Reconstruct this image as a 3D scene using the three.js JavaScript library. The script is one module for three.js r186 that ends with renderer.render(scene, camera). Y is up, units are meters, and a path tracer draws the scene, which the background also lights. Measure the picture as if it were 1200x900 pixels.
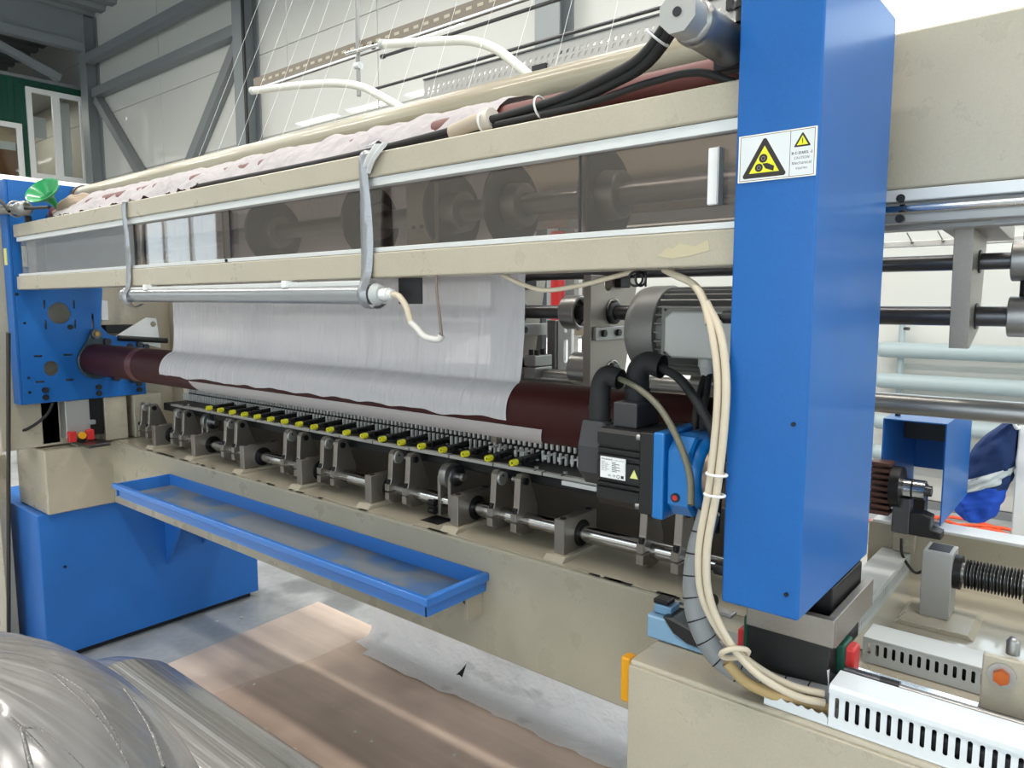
import * as THREE from 'three';
import { RoundedBoxGeometry } from 'three/addons/geometries/RoundedBoxGeometry.js';
import { mergeGeometries } from 'three/addons/utils/BufferGeometryUtils.js';
import { RectAreaLightUniformsLib } from 'three/addons/lights/RectAreaLightUniformsLib.js';
import { ImprovedNoise } from 'three/addons/math/ImprovedNoise.js';

// ------------------------------------------------------------------ camera, sky, lights, exposure
const scene = new THREE.Scene();
const camera = new THREE.PerspectiveCamera(55.28, 1200 / 900, 0.03, 120);
camera.rotation.order = 'YXZ';
camera.position.set(0, 1.55, 0);
camera.rotation.set(-6.3 * Math.PI / 180, 39.7 * Math.PI / 180, 0);
scene.background = new THREE.Color(0.86, 0.93, 1.0);
scene.backgroundIntensity = 5.6;
RectAreaLightUniformsLib.init();
const renderer = new THREE.WebGLRenderer({ antialias: true });
renderer.toneMapping = THREE.LinearToneMapping;
renderer.toneMappingExposure = 0.76;
renderer.shadowMap.enabled = true;
const LAMP_POWER = 46;        // radiance of the ceiling fittings
const LAMP_GLOW = 6;
const ROOM = { x0: -22, x1: 6, z0: -6.2, z1: 5, h: 6.98 };

// ------------------------------------------------------------------ helpers
const V = (x, y, z) => new THREE.Vector3(x, y, z);
let seed = 7;
const rnd = () => { seed = (seed * 1664525 + 1013904223) >>> 0; return seed / 4294967296; };
const noise = new ImprovedNoise();
const taken = {};
const ORD = ['first', 'second', 'third', 'fourth', 'fifth', 'sixth', 'seventh', 'eighth', 'ninth', 'tenth', 'eleventh', 'twelfth', 'thirteenth', 'fourteenth', 'fifteenth', 'sixteenth', 'seventeenth', 'eighteenth', 'nineteenth'];
function numbered(n) { const k = taken[n] = (taken[n] ?? -1) + 1; return k ? n + '_' + String(k).padStart(3, '0') : n; }
function thing(name, label, category, pos = [0, 0, 0], group) {
  const o = new THREE.Group(); o.name = numbered(name); scene.add(o); o.position.set(...pos);
  o.userData = { label, category }; if (group) o.userData.group = group;
  return o;
}
function shade(m) { m.castShadow = true; m.receiveShadow = true; return m; }
// a part given in world coordinates (moved into the thing's own axes)
function part(t, name, geo, mat, label) {
  if (Array.isArray(geo)) geo = merge(geo);
  let p = t, off = V(0, 0, 0);
  while (p && p !== scene) { off.add(p.position); p = p.parent; }
  geo.translate(-off.x, -off.y, -off.z);
  const m = shade(new THREE.Mesh(geo, mat)); m.name = name; if (label) m.userData.label = label; t.add(m); return m;
}
// a part given in the thing's own axes, geometry shared
function lpart(t, name, geo, mat, pos, label) {
  if (Array.isArray(geo)) geo = merge(geo);
  const m = shade(new THREE.Mesh(geo, mat)); m.name = name; if (pos) m.position.set(...pos); if (label) m.userData.label = label; t.add(m); return m;
}
function single(name, label, category, geo, mat, group) {
  if (Array.isArray(geo)) geo = merge(geo);
  geo.computeBoundingBox(); const b = geo.boundingBox, c = [(b.min.x + b.max.x) / 2, b.min.y, (b.min.z + b.max.z) / 2];
  geo.translate(-c[0], -c[1], -c[2]);
  const m = shade(new THREE.Mesh(geo, mat)); m.name = numbered(name); m.position.set(...c); m.userData = { label, category }; if (group) m.userData.group = group;
  scene.add(m); return m;
}
function struct(name, geo, mat, parent) {
  if (Array.isArray(geo)) geo = merge(geo);
  const m = shade(new THREE.Mesh(geo, mat)); m.name = parent ? name : numbered(name); if (!parent) m.userData.kind = 'structure'; (parent || scene).add(m); return m;
}
function clean(g) {
  g = g.index ? g.toNonIndexed() : g;
  for (const k of Object.keys(g.attributes)) if (!['position', 'normal', 'uv'].includes(k)) g.deleteAttribute(k);
  if (!g.attributes.normal) g.computeVertexNormals();
  if (!g.attributes.uv) g.setAttribute('uv', new THREE.BufferAttribute(new Float32Array(g.attributes.position.count * 2), 2));
  g.morphAttributes = {};
  return g;
}
function merge(a) { return a.length === 1 ? a[0] : mergeGeometries(a.map(clean)); }
// uv in metres from position and facing
function muv(g) {
  g = clean(g); const p = g.attributes.position, n = g.attributes.normal, uv = g.attributes.uv;
  for (let i = 0; i < p.count; i++) {
    const ax = Math.abs(n.getX(i)), ay = Math.abs(n.getY(i)), az = Math.abs(n.getZ(i));
    if (ay >= ax && ay >= az) uv.setXY(i, p.getX(i), p.getZ(i)); else if (ax >= az) uv.setXY(i, p.getZ(i), p.getY(i)); else uv.setXY(i, p.getX(i), p.getY(i));
  }
  return g;
}
function box(x0, x1, y0, y1, z0, z1, r = 0.002) {
  const w = x1 - x0, h = y1 - y0, d = z1 - z0, m = Math.min(w, h, d);
  const g = r > 0 ? new RoundedBoxGeometry(w, h, d, 1, Math.min(r, m * 0.45)) : new THREE.BoxGeometry(w, h, d);
  g.translate((x0 + x1) / 2, (y0 + y1) / 2, (z0 + z1) / 2); return muv(g);
}
const UP = V(0, 1, 0);
function cyl(a, b, r, r2 = r, seg = 24, open = false) {
  a = V(...a); b = V(...b); const d = b.clone().sub(a), g = new THREE.CylinderGeometry(r2, r, d.length(), seg, 1, open);
  g.applyQuaternion(new THREE.Quaternion().setFromUnitVectors(UP, d.normalize())); g.translate((a.x + b.x) / 2, (a.y + b.y) / 2, (a.z + b.z) / 2); return g;
}
// lathe along +x from x: pts = [[dx, r], ...]
function lathex(x, y, z, pts, seg = 32) {
  const g = new THREE.LatheGeometry(pts.map(([a, r]) => new THREE.Vector2(Math.max(r, 0.0001), a)), seg);
  g.rotateZ(-Math.PI / 2); g.translate(x, y, z); return g;
}
function tube(pts, r, seg = 40, rad = 8) {
  return new THREE.TubeGeometry(new THREE.CatmullRomCurve3(pts.map(p => V(...p)), false, 'centripetal'), seg, r, rad);
}
function shapeOf(pts, holes = []) {
  const s = new THREE.Shape(pts.map(p => new THREE.Vector2(...p)));
  for (const h of holes) {
    const q = new THREE.Path();
    if (h.length === 3) q.absarc(h[0], h[1], h[2], 0, 7, true);
    else { const [cx, cy, w, hh] = h, r = Math.min(w, hh) / 2; // slot
      if (hh >= w) { q.moveTo(cx - r, cy - hh / 2 + r); q.absarc(cx, cy - hh / 2 + r, r, Math.PI, 2 * Math.PI, false); q.absarc(cx, cy + hh / 2 - r, r, 0, Math.PI, false); }
      else { q.moveTo(cx + w / 2 - r, cy - r); q.absarc(cx + w / 2 - r, cy, r, -Math.PI / 2, Math.PI / 2, false); q.absarc(cx - w / 2 + r, cy, r, Math.PI / 2, 1.5 * Math.PI, false); }
      q.closePath(); }
    s.holes.push(q);
  }
  return s;
}
const ext = (s, d, b = 0.0008) => new THREE.ExtrudeGeometry(s, { depth: d - 2 * b, bevelEnabled: b > 0, bevelThickness: b, bevelSize: b, bevelOffset: -b, bevelSegments: 1, curveSegments: 14 }).translate(0, 0, b);
// profile in (z, y), thickness along x from x0 to x1
function plateX(pts, x0, x1, holes, b) { const g = ext(shapeOf(pts.map(([z, y]) => [-z, y]), (holes || []).map(h => [-h[0], ...h.slice(1)])), x1 - x0, b); g.rotateY(Math.PI / 2); g.translate(x0, 0, 0); return muv(g); }
// profile in (x, y), thickness along z
function plateZ(pts, z0, z1, holes, b) { const g = ext(shapeOf(pts, holes), z1 - z0, b); g.translate(0, 0, z0); return muv(g); }
const hexBolt = (a, b, r) => cyl(a, b, r, r, 6);

// ------------------------------------------------------------------ textures
function fbm(x, y, z, o) { let s = 0, a = 0.5; for (let i = 0; i < o; i++) { s += a * noise.noise(x, y, z); x *= 2.03; y *= 2.03; a *= 0.5; } return s; }
function tex(n, f, srgb = true, size = 1) {
  const d = new Uint8Array(n * n * 4);
  for (let j = 0; j < n; j++) for (let i = 0; i < n; i++) { const c = f(i / n, j / n), k = (j * n + i) * 4; d[k] = c[0]; d[k + 1] = c[1] ?? c[0]; d[k + 2] = c[2] ?? c[0]; d[k + 3] = 255; }
  const t = new THREE.DataTexture(d, n, n); t.wrapS = t.wrapT = THREE.MirroredRepeatWrapping; t.magFilter = THREE.LinearFilter; t.minFilter = THREE.LinearMipmapLinearFilter; t.generateMipmaps = true;
  if (srgb) t.colorSpace = THREE.SRGBColorSpace; t.repeat.set(1 / size, 1 / size); t.needsUpdate = true; return t;
}
const cl = v => Math.max(0, Math.min(255, Math.round(v)));
const mix = (a, b, t) => a.map((v, i) => v + (b[i] - v) * t);
const smooth = (a, b, v) => { const t = Math.max(0, Math.min(1, (v - a) / (b - a))); return t * t * (3 - 2 * t); };
const paintTex = tex(512, (u, v) => { const k = 236 + fbm(u * 5, v * 5, 1.3, 4) * 14 + (rnd() - 0.5) * 9; return [k, k, k - 1].map(cl); }, true, 1.1);
const paintRough = tex(256, (u, v) => [cl(180 + fbm(u * 8, v * 8, 3.1, 4) * 60 + (rnd() - 0.5) * 8)], false, 0.7);
const concTex = tex(512, (u, v) => { const n = fbm(u * 5, v * 5, 2.2, 5), m = fbm(u * 40, v * 40, 5, 2), s = smooth(0.05, 0.3, fbm(u * 3, v * 3, 9.1, 4)); const k = 208 + n * 60 + m * 20; return mix([k, k + 1, k], [k * 0.62, k * 0.63, k * 0.64], s * 0.7).map(cl); }, true, 1.6);
const boardTex = tex(1024, (u, v) => { const g = fbm(u * 3, v * 60, 4.4, 3), n = fbm(u * 4, v * 5, 8.2, 5), st = smooth(0.05, 0.32, fbm(u * 2.2, v * 3, 3.3, 4)), sp = smooth(0.36, 0.42, fbm(u * 38, v * 38, 6.1, 2)); let c = [218 + n * 40 + g * 18, 198 + n * 38 + g * 17, 184 + n * 36 + g * 16]; c = mix(c, [150, 132, 120], st * 0.7); c = mix(c, [225, 215, 205], sp * 0.6); return c.map(cl); }, true, 2.2);
const filmTex = tex(512, (u, v) => { const n = fbm(u * 5, v * 4, 1.1, 4), s = smooth(0.1, 0.32, fbm(u * 4, v * 7, 6.2, 4)); const k = 250 + n * 14; return mix([k, k, k + 2], [185, 184, 184], s * 0.35).map(cl); }, true, 0.9);
const crumple = tex(512, (u, v) => { let a = 0; for (let k = 0, f = 5; k < 4; k++, f *= 2) a += Math.abs(noise.noise(u * f, v * f, 2.7 + k)) / (k + 1); return [cl(a * 190)]; }, false, 0.8);
const streak = tex(512, (u, v) => [cl(128 + fbm(u * 70, v * 2.2, 1.7, 3) * 190 + fbm(u * 6, v * 5, 4.1, 3) * 60)], false, 0.9);
const brushed = tex(256, (u, v) => [cl(128 + fbm(u * 3, v * 90, 2.1, 3) * 120)], false, 0.25);
const trayTex = tex(256, (u, v) => { const s = smooth(-0.16, 0.14, fbm(u * 3, v * 3, 3.7, 4)); return mix([47, 112, 190], [140, 146, 150], 0.35 + s * 0.6).map(cl); }, true, 0.5);
const oilTex = tex(512, (u, v) => { const n = fbm(u * 6, v * 6, 1.3, 4), s = smooth(0.06, 0.42, fbm(u * 3.1, v * 3.1, 2.7, 6)); const k = 234 + n * 14; return mix([k, k, k - 2], [168, 148, 116], s * 0.45).map(cl); }, true, 0.9);

// ------------------------------------------------------------------ materials
function std(color, roughness = 0.5, metalness = 0, o = {}) { return new THREE.MeshPhysicalMaterial({ color, roughness, metalness, side: THREE.DoubleSide, ...o }); }
const M = {
  blue: std('#2369b6', 0.36, 0, { clearcoat: 0.12, clearcoatRoughness: 0.12, specularIntensity: 0.38, map: paintTex }),
  blueEdge: std('#3576c2', 0.35),
  blueDark: std('#2f76cc', 0.42, 0, { specularIntensity: 0.6, map: paintTex }),
  tray: std('#2f74c6', 0.32, 0, { clearcoat: 0.4 }),
  trayFloor: std('#b9babf', 0.5, 0, { map: trayTex }),
  gearBlue: std('#0b6fb8', 0.35, 0.1, { clearcoat: 0.4 }),
  beige: std('#bfb5a1', 0.42, 0, { map: paintTex, roughnessMap: paintRough }),
  beigeTop: std('#c3b9a5', 0.32, 0, { map: oilTex, clearcoat: 1, clearcoatRoughness: 0.07 }),
  beigeDark: std('#bdb3a0', 0.5, 0, { map: paintTex }),
  alu: std('#cfcfcd', 0.38, 0.85, { bumpMap: brushed, bumpScale: 0.0002 }),
  aluDull: std('#aeaca8', 0.5, 0.7),
  aluPaint: std('#d8d8d6', 0.4, 0.25),
  steel: std('#9a9895', 0.36, 0.85),
  castSteel: std('#a59d94', 0.42, 0.78, { map: paintTex }),
  shaft: std('#d2d2d2', 0.16, 1),
  darkSteel: std('#5f5e60', 0.32, 0.9),
  blackSteel: std('#201f21', 0.45, 0.5),
  black: std('#151516', 0.45),
  rubber: std('#1b1b1c', 0.7),
  motorBlack: std('#1c1b1c', 0.42, 0.2),
  darkGrey: std('#3c3c3e', 0.5, 0.3),
  motorGrey: std('#7e7d7a', 0.42, 0.4),
  boxGrey: std('#cccbc5', 0.5),
  red: std('#3d1514', 0.5, 0, { specularIntensity: 0.45, map: paintTex }),
  brightRed: std('#c22a2a', 0.45),
  green: std('#0f8a4a', 0.3, 0, { clearcoat: 0.6 }),
  darkGreen: std('#0d4a3a', 0.45, 0.1),
  yellow: std('#e3dc1c', 0.5),
  amber: std('#d9960f', 0.45),
  white: std('#e9e9e7', 0.45),
  plasticWhite: std('#dfe2e4', 0.4, 0, { clearcoat: 0.15 }),
  ductGrey: std('#b7bab8', 0.5),
  tubeBeige: std('#a59e89', 0.4, 0, { map: oilTex, clearcoat: 0.2 }),
  tissue: std('#dcd7d9', 0.75, 0, { transmission: 0.32, thickness: 0, bumpMap: streak, bumpScale: 0.006 }),
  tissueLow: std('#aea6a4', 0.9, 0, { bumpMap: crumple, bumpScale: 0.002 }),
  film: std('#ffffff', 0.95, 0, { transmission: 0.55, thickness: 0, map: filmTex, bumpMap: crumple, bumpScale: 0.012 }),
  wrap: std('#7d7b78', 0.34, 0, { clearcoat: 0.8, clearcoatRoughness: 0.13, map: filmTex, bumpMap: streak, bumpScale: 0.006 }),
  wrapStreak: std('#84837f', 0.3, 0, { clearcoat: 0.8, clearcoatRoughness: 0.14, bumpMap: streak, bumpScale: 0.008 }),
  tape: std('#8f9093', 0.3, 0.35, { clearcoat: 0.3, bumpMap: crumple, bumpScale: 0.002 }),
  cableBeige: std('#cdbfa8', 0.55),
  cableGrey: std('#85888a', 0.45, 0.1),
  hazy: new THREE.MeshPhysicalMaterial({ color: '#b4b6b8', roughness: 0.05, transmission: 0.62, thickness: 0, side: THREE.DoubleSide }),
  smoke: new THREE.MeshPhysicalMaterial({ color: '#d9d3d0', roughness: 0.02, transmission: 1, thickness: 0, ior: 1.8, side: THREE.DoubleSide }),
  glass: new THREE.MeshPhysicalMaterial({ color: '#f4f8f8', roughness: 0.02, transmission: 1, thickness: 0, side: THREE.DoubleSide }),
  conc: std('#d2d5d8', 0.38, 0, { map: concTex, clearcoat: 0.15, clearcoatRoughness: 0.3 }),
  board: std('#ffffff', 0.5, 0, { map: boardTex, clearcoat: 0.12, clearcoatRoughness: 0.35 }),
  panel: std('#d2d2cc', 0.5, 0, { clearcoat: 1, clearcoatRoughness: 0.02 }),
  ceiling: std('#868a8b', 0.6, 0.2),
  column: std('#8b9092', 0.5, 0.2),
  girt: std('#85898b', 0.5, 0.2),
  radiator: std('#a7b6b9', 0.4),
  jacket: std('#16305f', 0.85, 0, { sheen: 0.4 }),
  jacketBlue: std('#1a4fc0', 0.8),
  reflective: std('#b9c0c0', 0.5, 0.2),
  orange: std('#f06038', 0.5),
  brass: std('#b08a4a', 0.35, 0.9),
  copper: std('#c0622c', 0.4, 0.6),
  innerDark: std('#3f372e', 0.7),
  chain: std('#5a3c32', 0.5, 0.5),
};

// ------------------------------------------------------------------ the hall
{
  const { x0, x1, z0, z1, h } = ROOM, T = 0.25;
  struct('floor', box(x0 - T, x1 + T, -0.2, 0, z0 - T, z1 + T, 0), M.conc);
  // back wall: openings for windows at the right, panels as pieces
  const wins = [[-1.75, 0.35], [0.75, 2.85], [3.25, 5.35]], wy0 = 2.45, wy1 = 5.6;
  const back = struct('wall_back', [
    box(x0 - T, x1 + T, -0.2, wy0, z0 - T, z0 - 0.02, 0), box(x0 - T, x1 + T, wy1, h + 0.2, z0 - T, z0 - 0.02, 0), box(x0 - T, wins[0][0], wy0, wy1, z0 - T, z0 - 0.02, 0),
    ...wins.map((w, i) => box(w[1], wins[i + 1]?.[0] ?? x1 + T, wy0, wy1, z0 - T, z0 - 0.02, 0))], M.panel);
  // sandwich panels with recessed joints, 1.15 m high and 6 m long between the columns
  const cuts = [-22, -19, -16, -13, -10.1, -7.3, -4.5, -1.8], rows = [0.06, 1.2, 2.72, 3.95, 5.12, 6.3, 6.97];
  for (let i = 0; i < cuts.length - 1; i++) for (let j = 0; j < rows.length - 1; j++) struct('panel', box(cuts[i] + 0.008, cuts[i + 1] - 0.008, rows[j] + 0.006, rows[j + 1] - 0.006, z0 - 0.021, z0, 0.004), M.panel, back);
  for (const [a, b] of [[0.06, 1.2], [1.2, 2.42]]) for (const [c, d] of [[-1.8, 1.1], [1.1, 3.6], [3.6, 6]]) struct('panel', box(c + 0.008, d - 0.008, a + 0.006, b - 0.006, z0 - 0.021, z0, 0.004), M.panel, back);
  struct('baseboard', box(x0, x1, 0, 0.06, z0 - 0.02, z0 + 0.012, 0.003), M.girt, back);
  // front wall (behind the camera) with windows seen mirrored in the guard panes
  const fw = [[-16.2, -12.9, 1.2, 4.6], [-10.5, -7.5, 4.1, 5.9], [-6.5, -3.5, 4.1, 5.9], [-2.6, 0.7, 0.15, 3.7], [1.4, 4.9, 0.15, 3.7]];
  const sh = shapeOf([[x0 - T, -0.2], [x1 + T, -0.2], [x1 + T, h + 0.2], [x0 - T, h + 0.2]]);
  for (const [a, b, c, d] of fw) { const q = new THREE.Path(); q.moveTo(a, c); q.lineTo(a, d); q.lineTo(b, d); q.lineTo(b, c); q.closePath(); sh.holes.push(q); }
  const g = new THREE.ExtrudeGeometry(sh, { depth: T, bevelEnabled: false }); g.translate(0, 0, z1); struct('wall_front', muv(g), M.panel);
  struct('wall_left', box(x0 - T, x0, -0.2, h + 0.2, z0 - T, z1 + T, 0), M.panel);
  const rs = shapeOf([[-(z1 + T), -0.2], [-(z0 - T), -0.2], [-(z0 - T), h + 0.2], [-(z1 + T), h + 0.2]]), rw = [[-5.4, -2.6], [-1.8, 1.0], [1.8, 4.4]];
  for (const [p, q_] of rw) { const q = new THREE.Path(); q.moveTo(-p, 1.2); q.lineTo(-p, 4.8); q.lineTo(-q_, 4.8); q.lineTo(-q_, 1.2); q.closePath(); rs.holes.push(q); }
  const rg = new THREE.ExtrudeGeometry(rs, { depth: T, bevelEnabled: false }); rg.rotateY(Math.PI / 2); rg.translate(x1, 0, 0); struct('wall_right', muv(rg), M.panel);
  // ribbed metal ceiling
  const pts = []; for (let x = x0 - T; x < x1 + T; x += 0.5) pts.push([x, h], [x + 0.2, h], [x + 0.24, h + 0.07], [x + 0.46, h + 0.07]);
  pts.push([x1 + T, h], [x1 + T, h + 0.25], [x0 - T, h + 0.25]);
  struct('ceiling', plateZ(pts, z0 - T, z1 + T, [], 0), M.ceiling);
  // windows: frame, mullions, pane
  let wn = 0;
  const window_ = (a, b, c, d, z, mull) => {
    const o = new THREE.Group(); o.name = 'window_' + (++wn); o.userData.kind = 'structure'; scene.add(o);
    const f = [box(a, b, c, c + 0.07, z - 0.03, z + 0.03, 0), box(a, b, d - 0.07, d, z - 0.03, z + 0.03, 0), box(a + 0.001, a + 0.07, c + 0.001, d - 0.001, z - 0.028, z + 0.028, 0), box(b - 0.07, b - 0.001, c + 0.001, d - 0.001, z - 0.028, z + 0.028, 0)];
    for (let i = 1; i < mull; i++) { const x = a + (b - a) * i / mull; f.push(box(x - 0.045, x + 0.045, c + 0.001, d - 0.001, z - 0.028, z + 0.028, 0)); }
    struct('window_frame', f, M.white, o); struct('pane', box(a + 0.02, b - 0.02, c + 0.02, d - 0.02, z - 0.003, z + 0.003, 0), M.glass, o);
  };
  for (const [p, q] of rw) { const o = new THREE.Group(); o.name = 'window_' + (++wn); o.userData.kind = 'structure'; scene.add(o); const X = x1 + 0.1, f = [box(X - 0.03, X + 0.03, 1.2, 1.27, p, q, 0), box(X - 0.03, X + 0.03, 4.73, 4.8, p, q, 0)]; for (let i = 0; i < 3; i++) { const z = p + 0.035 + (q - p - 0.07) * i / 2; f.push(box(X - 0.028, X + 0.028, 1.201, 4.799, z - 0.034, z + 0.034, 0)); } struct('window_frame', f, M.white, o); struct('pane', box(X - 0.003, X + 0.003, 1.22, 4.78, p + 0.02, q - 0.02, 0), M.glass, o); }
  for (const w of wins) window_(w[0], w[1], wy0, wy1, z0 - 0.12, 2);
  window_(fw[0][0], fw[0][1], fw[0][2], fw[0][3], z1 + 0.1, 3);
  for (const w of fw.slice(1)) window_(w[0], w[1], w[2], w[3], z1 + 0.1, 3);
}
// steel frame of the back wall
{
  const z = ROOM.z0, cols = [[-15.55, 'in the far corner beside the green cabin'], [-10.05, 'between the two braced bays of the back wall'], [-4.5, 'behind the perforated cable tray']];
  cols.forEach(([x, l], i) => {
    const t = thing('steel_column', 'grey steel wall column ' + l, 'column', [x, 0, z + 0.14], 'columns of the back wall');
    part(t, 'flange', box(x - 0.15, x + 0.15, 0, 6.95, z + 0.235, z + 0.25, 0.002), M.column); part(t, 'flange', box(x - 0.15, x + 0.15, 0, 6.95, z + 0.005, z + 0.02, 0.002), M.column); part(t, 'web', box(x - 0.012, x + 0.012, 0, 6.95, z + 0.02, z + 0.235, 0), M.column);
    const r = thing('roof_beam', 'grey roof beam running out over the hall from the steel column ' + l, 'beam', [x, 6.5, z], 'roof beams');
    part(r, 'chord', box(x - 0.09, x + 0.09, 6.28, 6.44, z + 0.25, 4.9, 0.002), M.column); part(r, 'web', box(x - 0.02, x + 0.02, 6.44, 6.97, z + 0.25, 4.9, 0), M.column);
  });
  const bar = (name, label, a, b, s) => { const d = V(...b).sub(V(...a)), L = d.length(), g = box(-s / 2, s / 2, 0, L, -s / 2, s / 2, 0.003); g.applyQuaternion(new THREE.Quaternion().setFromUnitVectors(UP, d.normalize())); g.translate(...a); single(name, label, 'brace', g, M.girt); };
  bar('wall_girt', 'upper horizontal grey tube of the back wall, level with the top of the green cabin', [-15.39, 6.12, z + 0.2], [-10.2, 6.12, z + 0.2], 0.16);
  bar('wall_girt', 'lower horizontal grey tube above the crossing braces of the back wall', [-15.39, 5.52, z + 0.1], [-10.2, 5.52, z + 0.1], 0.16);
  bar('diagonal_brace', 'grey diagonal brace leaning right from the far corner column', [-15.33, 5.4, z + 0.09], [-13.1, 3.3, z + 0.09], 0.15);
  bar('diagonal_brace', 'grey diagonal brace leaning left from the middle column', [-10.25, 5.35, z + 0.09], [-12.4, 3.3, z + 0.09], 0.17);
  bar('roof_brace', 'pale grey roof brace slanting in front of the dark ceiling', [-15.7, 5.75, z + 0.6], [-15.7, 6.5, z + 2.6], 0.13);
  single('wall_cable', 'thin black cable running down the middle wall column', 'cable', tube([[-9.86, 6.6, z + 0.27], [-9.87, 5, z + 0.27], [-9.86, 3, z + 0.27], [-9.88, 1, z + 0.27]], 0.025), M.black);
}
// green cabin in the far corner
{
  const X = -16.0, t = thing('cabin', 'dark green ribbed cabin in the far corner with white framed windows', 'cabin', [X - 1.5, 0, -4]);
  // ribbed front built from vertical ribs on a flat sheet
  const W = [[-6.1, -5.1, 3.9, 5.55], [-5.0, -4.2, 3.7, 4.85]];
  const sheet = shapeOf([[-6.16, 0], [-1.5, 0], [-1.5, 5.68], [-6.16, 5.68]].map(([z, y]) => [-z, y]));
  for (const [a, b, c, d] of W) { const q = new THREE.Path(); q.moveTo(-a, c); q.lineTo(-a, d); q.lineTo(-b, d); q.lineTo(-b, c); q.closePath(); sheet.holes.push(q); }
  const g = new THREE.ExtrudeGeometry(sheet, { depth: 0.06, bevelEnabled: false }); g.rotateY(Math.PI / 2); g.translate(X - 0.06, 0, 0); part(t, 'front_sheet', g, M.darkGreen);
  const ribs = []; for (let z = -6.1; z < -1.55; z += 0.2) for (const [y0, y1] of (z < -5.05 ? [[0, 3.85], [5.6, 5.68]] : z < -4.15 ? [[0, 3.65], [4.9, 5.68]] : [[0, 5.68]])) ribs.push([z, y0, y1]);
  for (const [z, y0, y1] of ribs) part(t, 'rib', box(X, X + 0.025, y0, y1, z, z + 0.09, 0.006), M.darkGreen);
  part(t, 'roof', box(X - 3.5, X + 0.05, 5.68, 5.74, -6.16, -1.5, 0.004), M.girt); part(t, 'side_wall', box(X - 3.5, X - 0.06, 0, 5.68, -1.56, -1.5, 0), M.darkGreen); part(t, 'room_back', box(X - 3.5, X - 3.44, 0, 5.68, -6.16, -1.5, 0), M.beige); part(t, 'room_floor', box(X - 3.5, X - 0.06, 3.2, 3.3, -6.16, -1.5, 0), M.beigeDark);
  W.forEach(([a, b, c, d], i) => {
    const f = [box(X - 0.02, X + 0.05, c, c + 0.09, a, b, 0.004), box(X - 0.02, X + 0.05, d - 0.09, d, a, b, 0.004), box(X - 0.018, X + 0.047, c + 0.003, d - 0.003, a + 0.002, a + 0.09, 0.004), box(X - 0.018, X + 0.047, c + 0.003, d - 0.003, b - 0.09, b - 0.002, 0.004)];
    if (!i) f.push(box(X - 0.018, X + 0.047, c + 0.003, d - 0.003, -5.66, -5.53, 0.004));
    const fr = part(t, 'window_frame', f, M.white); part(fr, 'pane', box(X + 0.0, X + 0.008, c + 0.02, d - 0.02, a + 0.02, b - 0.02, 0), M.glass);
  });
  const br = part(t, 'notice_board', box(X - 0.6, X - 0.55, 3.6, 4.5, -5.1, -4.0, 0.003), std('#8a5a35', 0.7)); part(br, 'poster', box(X - 0.55, X - 0.54, 4.45, 4.6, -5.05, -4.2, 0), M.white); part(br, 'poster', box(X - 0.55, X - 0.54, 4.0, 4.28, -4.75, -4.4, 0), std('#3b4a66', 0.6));
  const rl = new THREE.RectAreaLight('#fff4e2', 14, 1.6, 0.4); rl.position.set(-0.4, 5.55, -1.2); rl.rotation.x = -Math.PI / 2; t.add(rl); rl.name = 'cabin_light'; part(t, 'ceiling_light', box(X - 2.7, X - 1.1, 5.57, 5.6, -5.4, -5.0, 0.004), new THREE.MeshStandardMaterial({ color: '#fff', emissive: '#fff4e2', emissiveIntensity: 4 }));
  part(t, 'curtain', box(X - 0.5, X - 0.42, 3.6, 5.5, -6.0, -5.75, 0.03), M.white); part(t, 'shelf_unit', box(X - 1.6, X - 1.2, 3.3, 4.7, -5.5, -5.1, 0.01), std('#6d6f78', 0.6)); part(t, 'paper_sheet', box(X - 0.56, X - 0.55, 4.75, 5.15, -5.6, -5.3, 0), M.white);
}
// ceiling lamps: two rows of flat fittings
{
  const lamp = (x, z, label, k = 1) => {
    const t = thing('ceiling_lamp', label, 'lamp', [x, 5.9, z], 'strip lamps hung under the roof');
    part(t, 'housing', box(x - 0.75, x + 0.75, 5.93, 5.99, z - 0.13, z + 0.13, 0.006), M.white);
    part(t, 'diffuser', box(x - 0.73, x + 0.73, 5.915, 5.93, z - 0.11, z + 0.11, 0.003), new THREE.MeshStandardMaterial({ color: '#fff', emissive: '#fffaf2', emissiveIntensity: LAMP_GLOW }));
    for (const s of [-0.6, 0.6]) part(t, 'suspension_rod', cyl([x + s, 5.99, z], [x + s, 6.98, z], 0.006, 0.006, 6), M.girt);
    const l = new THREE.RectAreaLight('#fffaf2', LAMP_POWER * k, 1.46, 0.22); l.position.set(0, 0.01, 0); l.rotation.x = -Math.PI / 2; t.add(l); l.name = 'lamp_light';
  };
  for (let i = 0; i < 10; i++) lamp(-15.2 + i * 1.98, -1.4, 'white strip lamp above the machine, ' + ORD[i] + ' from the left, mirrored in the back wall');
  for (let i = 0; i < 6; i++) lamp(-13 + i * 3.0, 0.9, 'white strip lamp in the row behind the viewer, ' + ORD[i] + ' from the left', 2.4);
  for (let i = 0; i < 5; i++) lamp(-9 + i * 3.0, -3.7, 'white strip lamp in the row behind the machine, ' + ORD[i] + ' from the left', 1.5);
}
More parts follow.
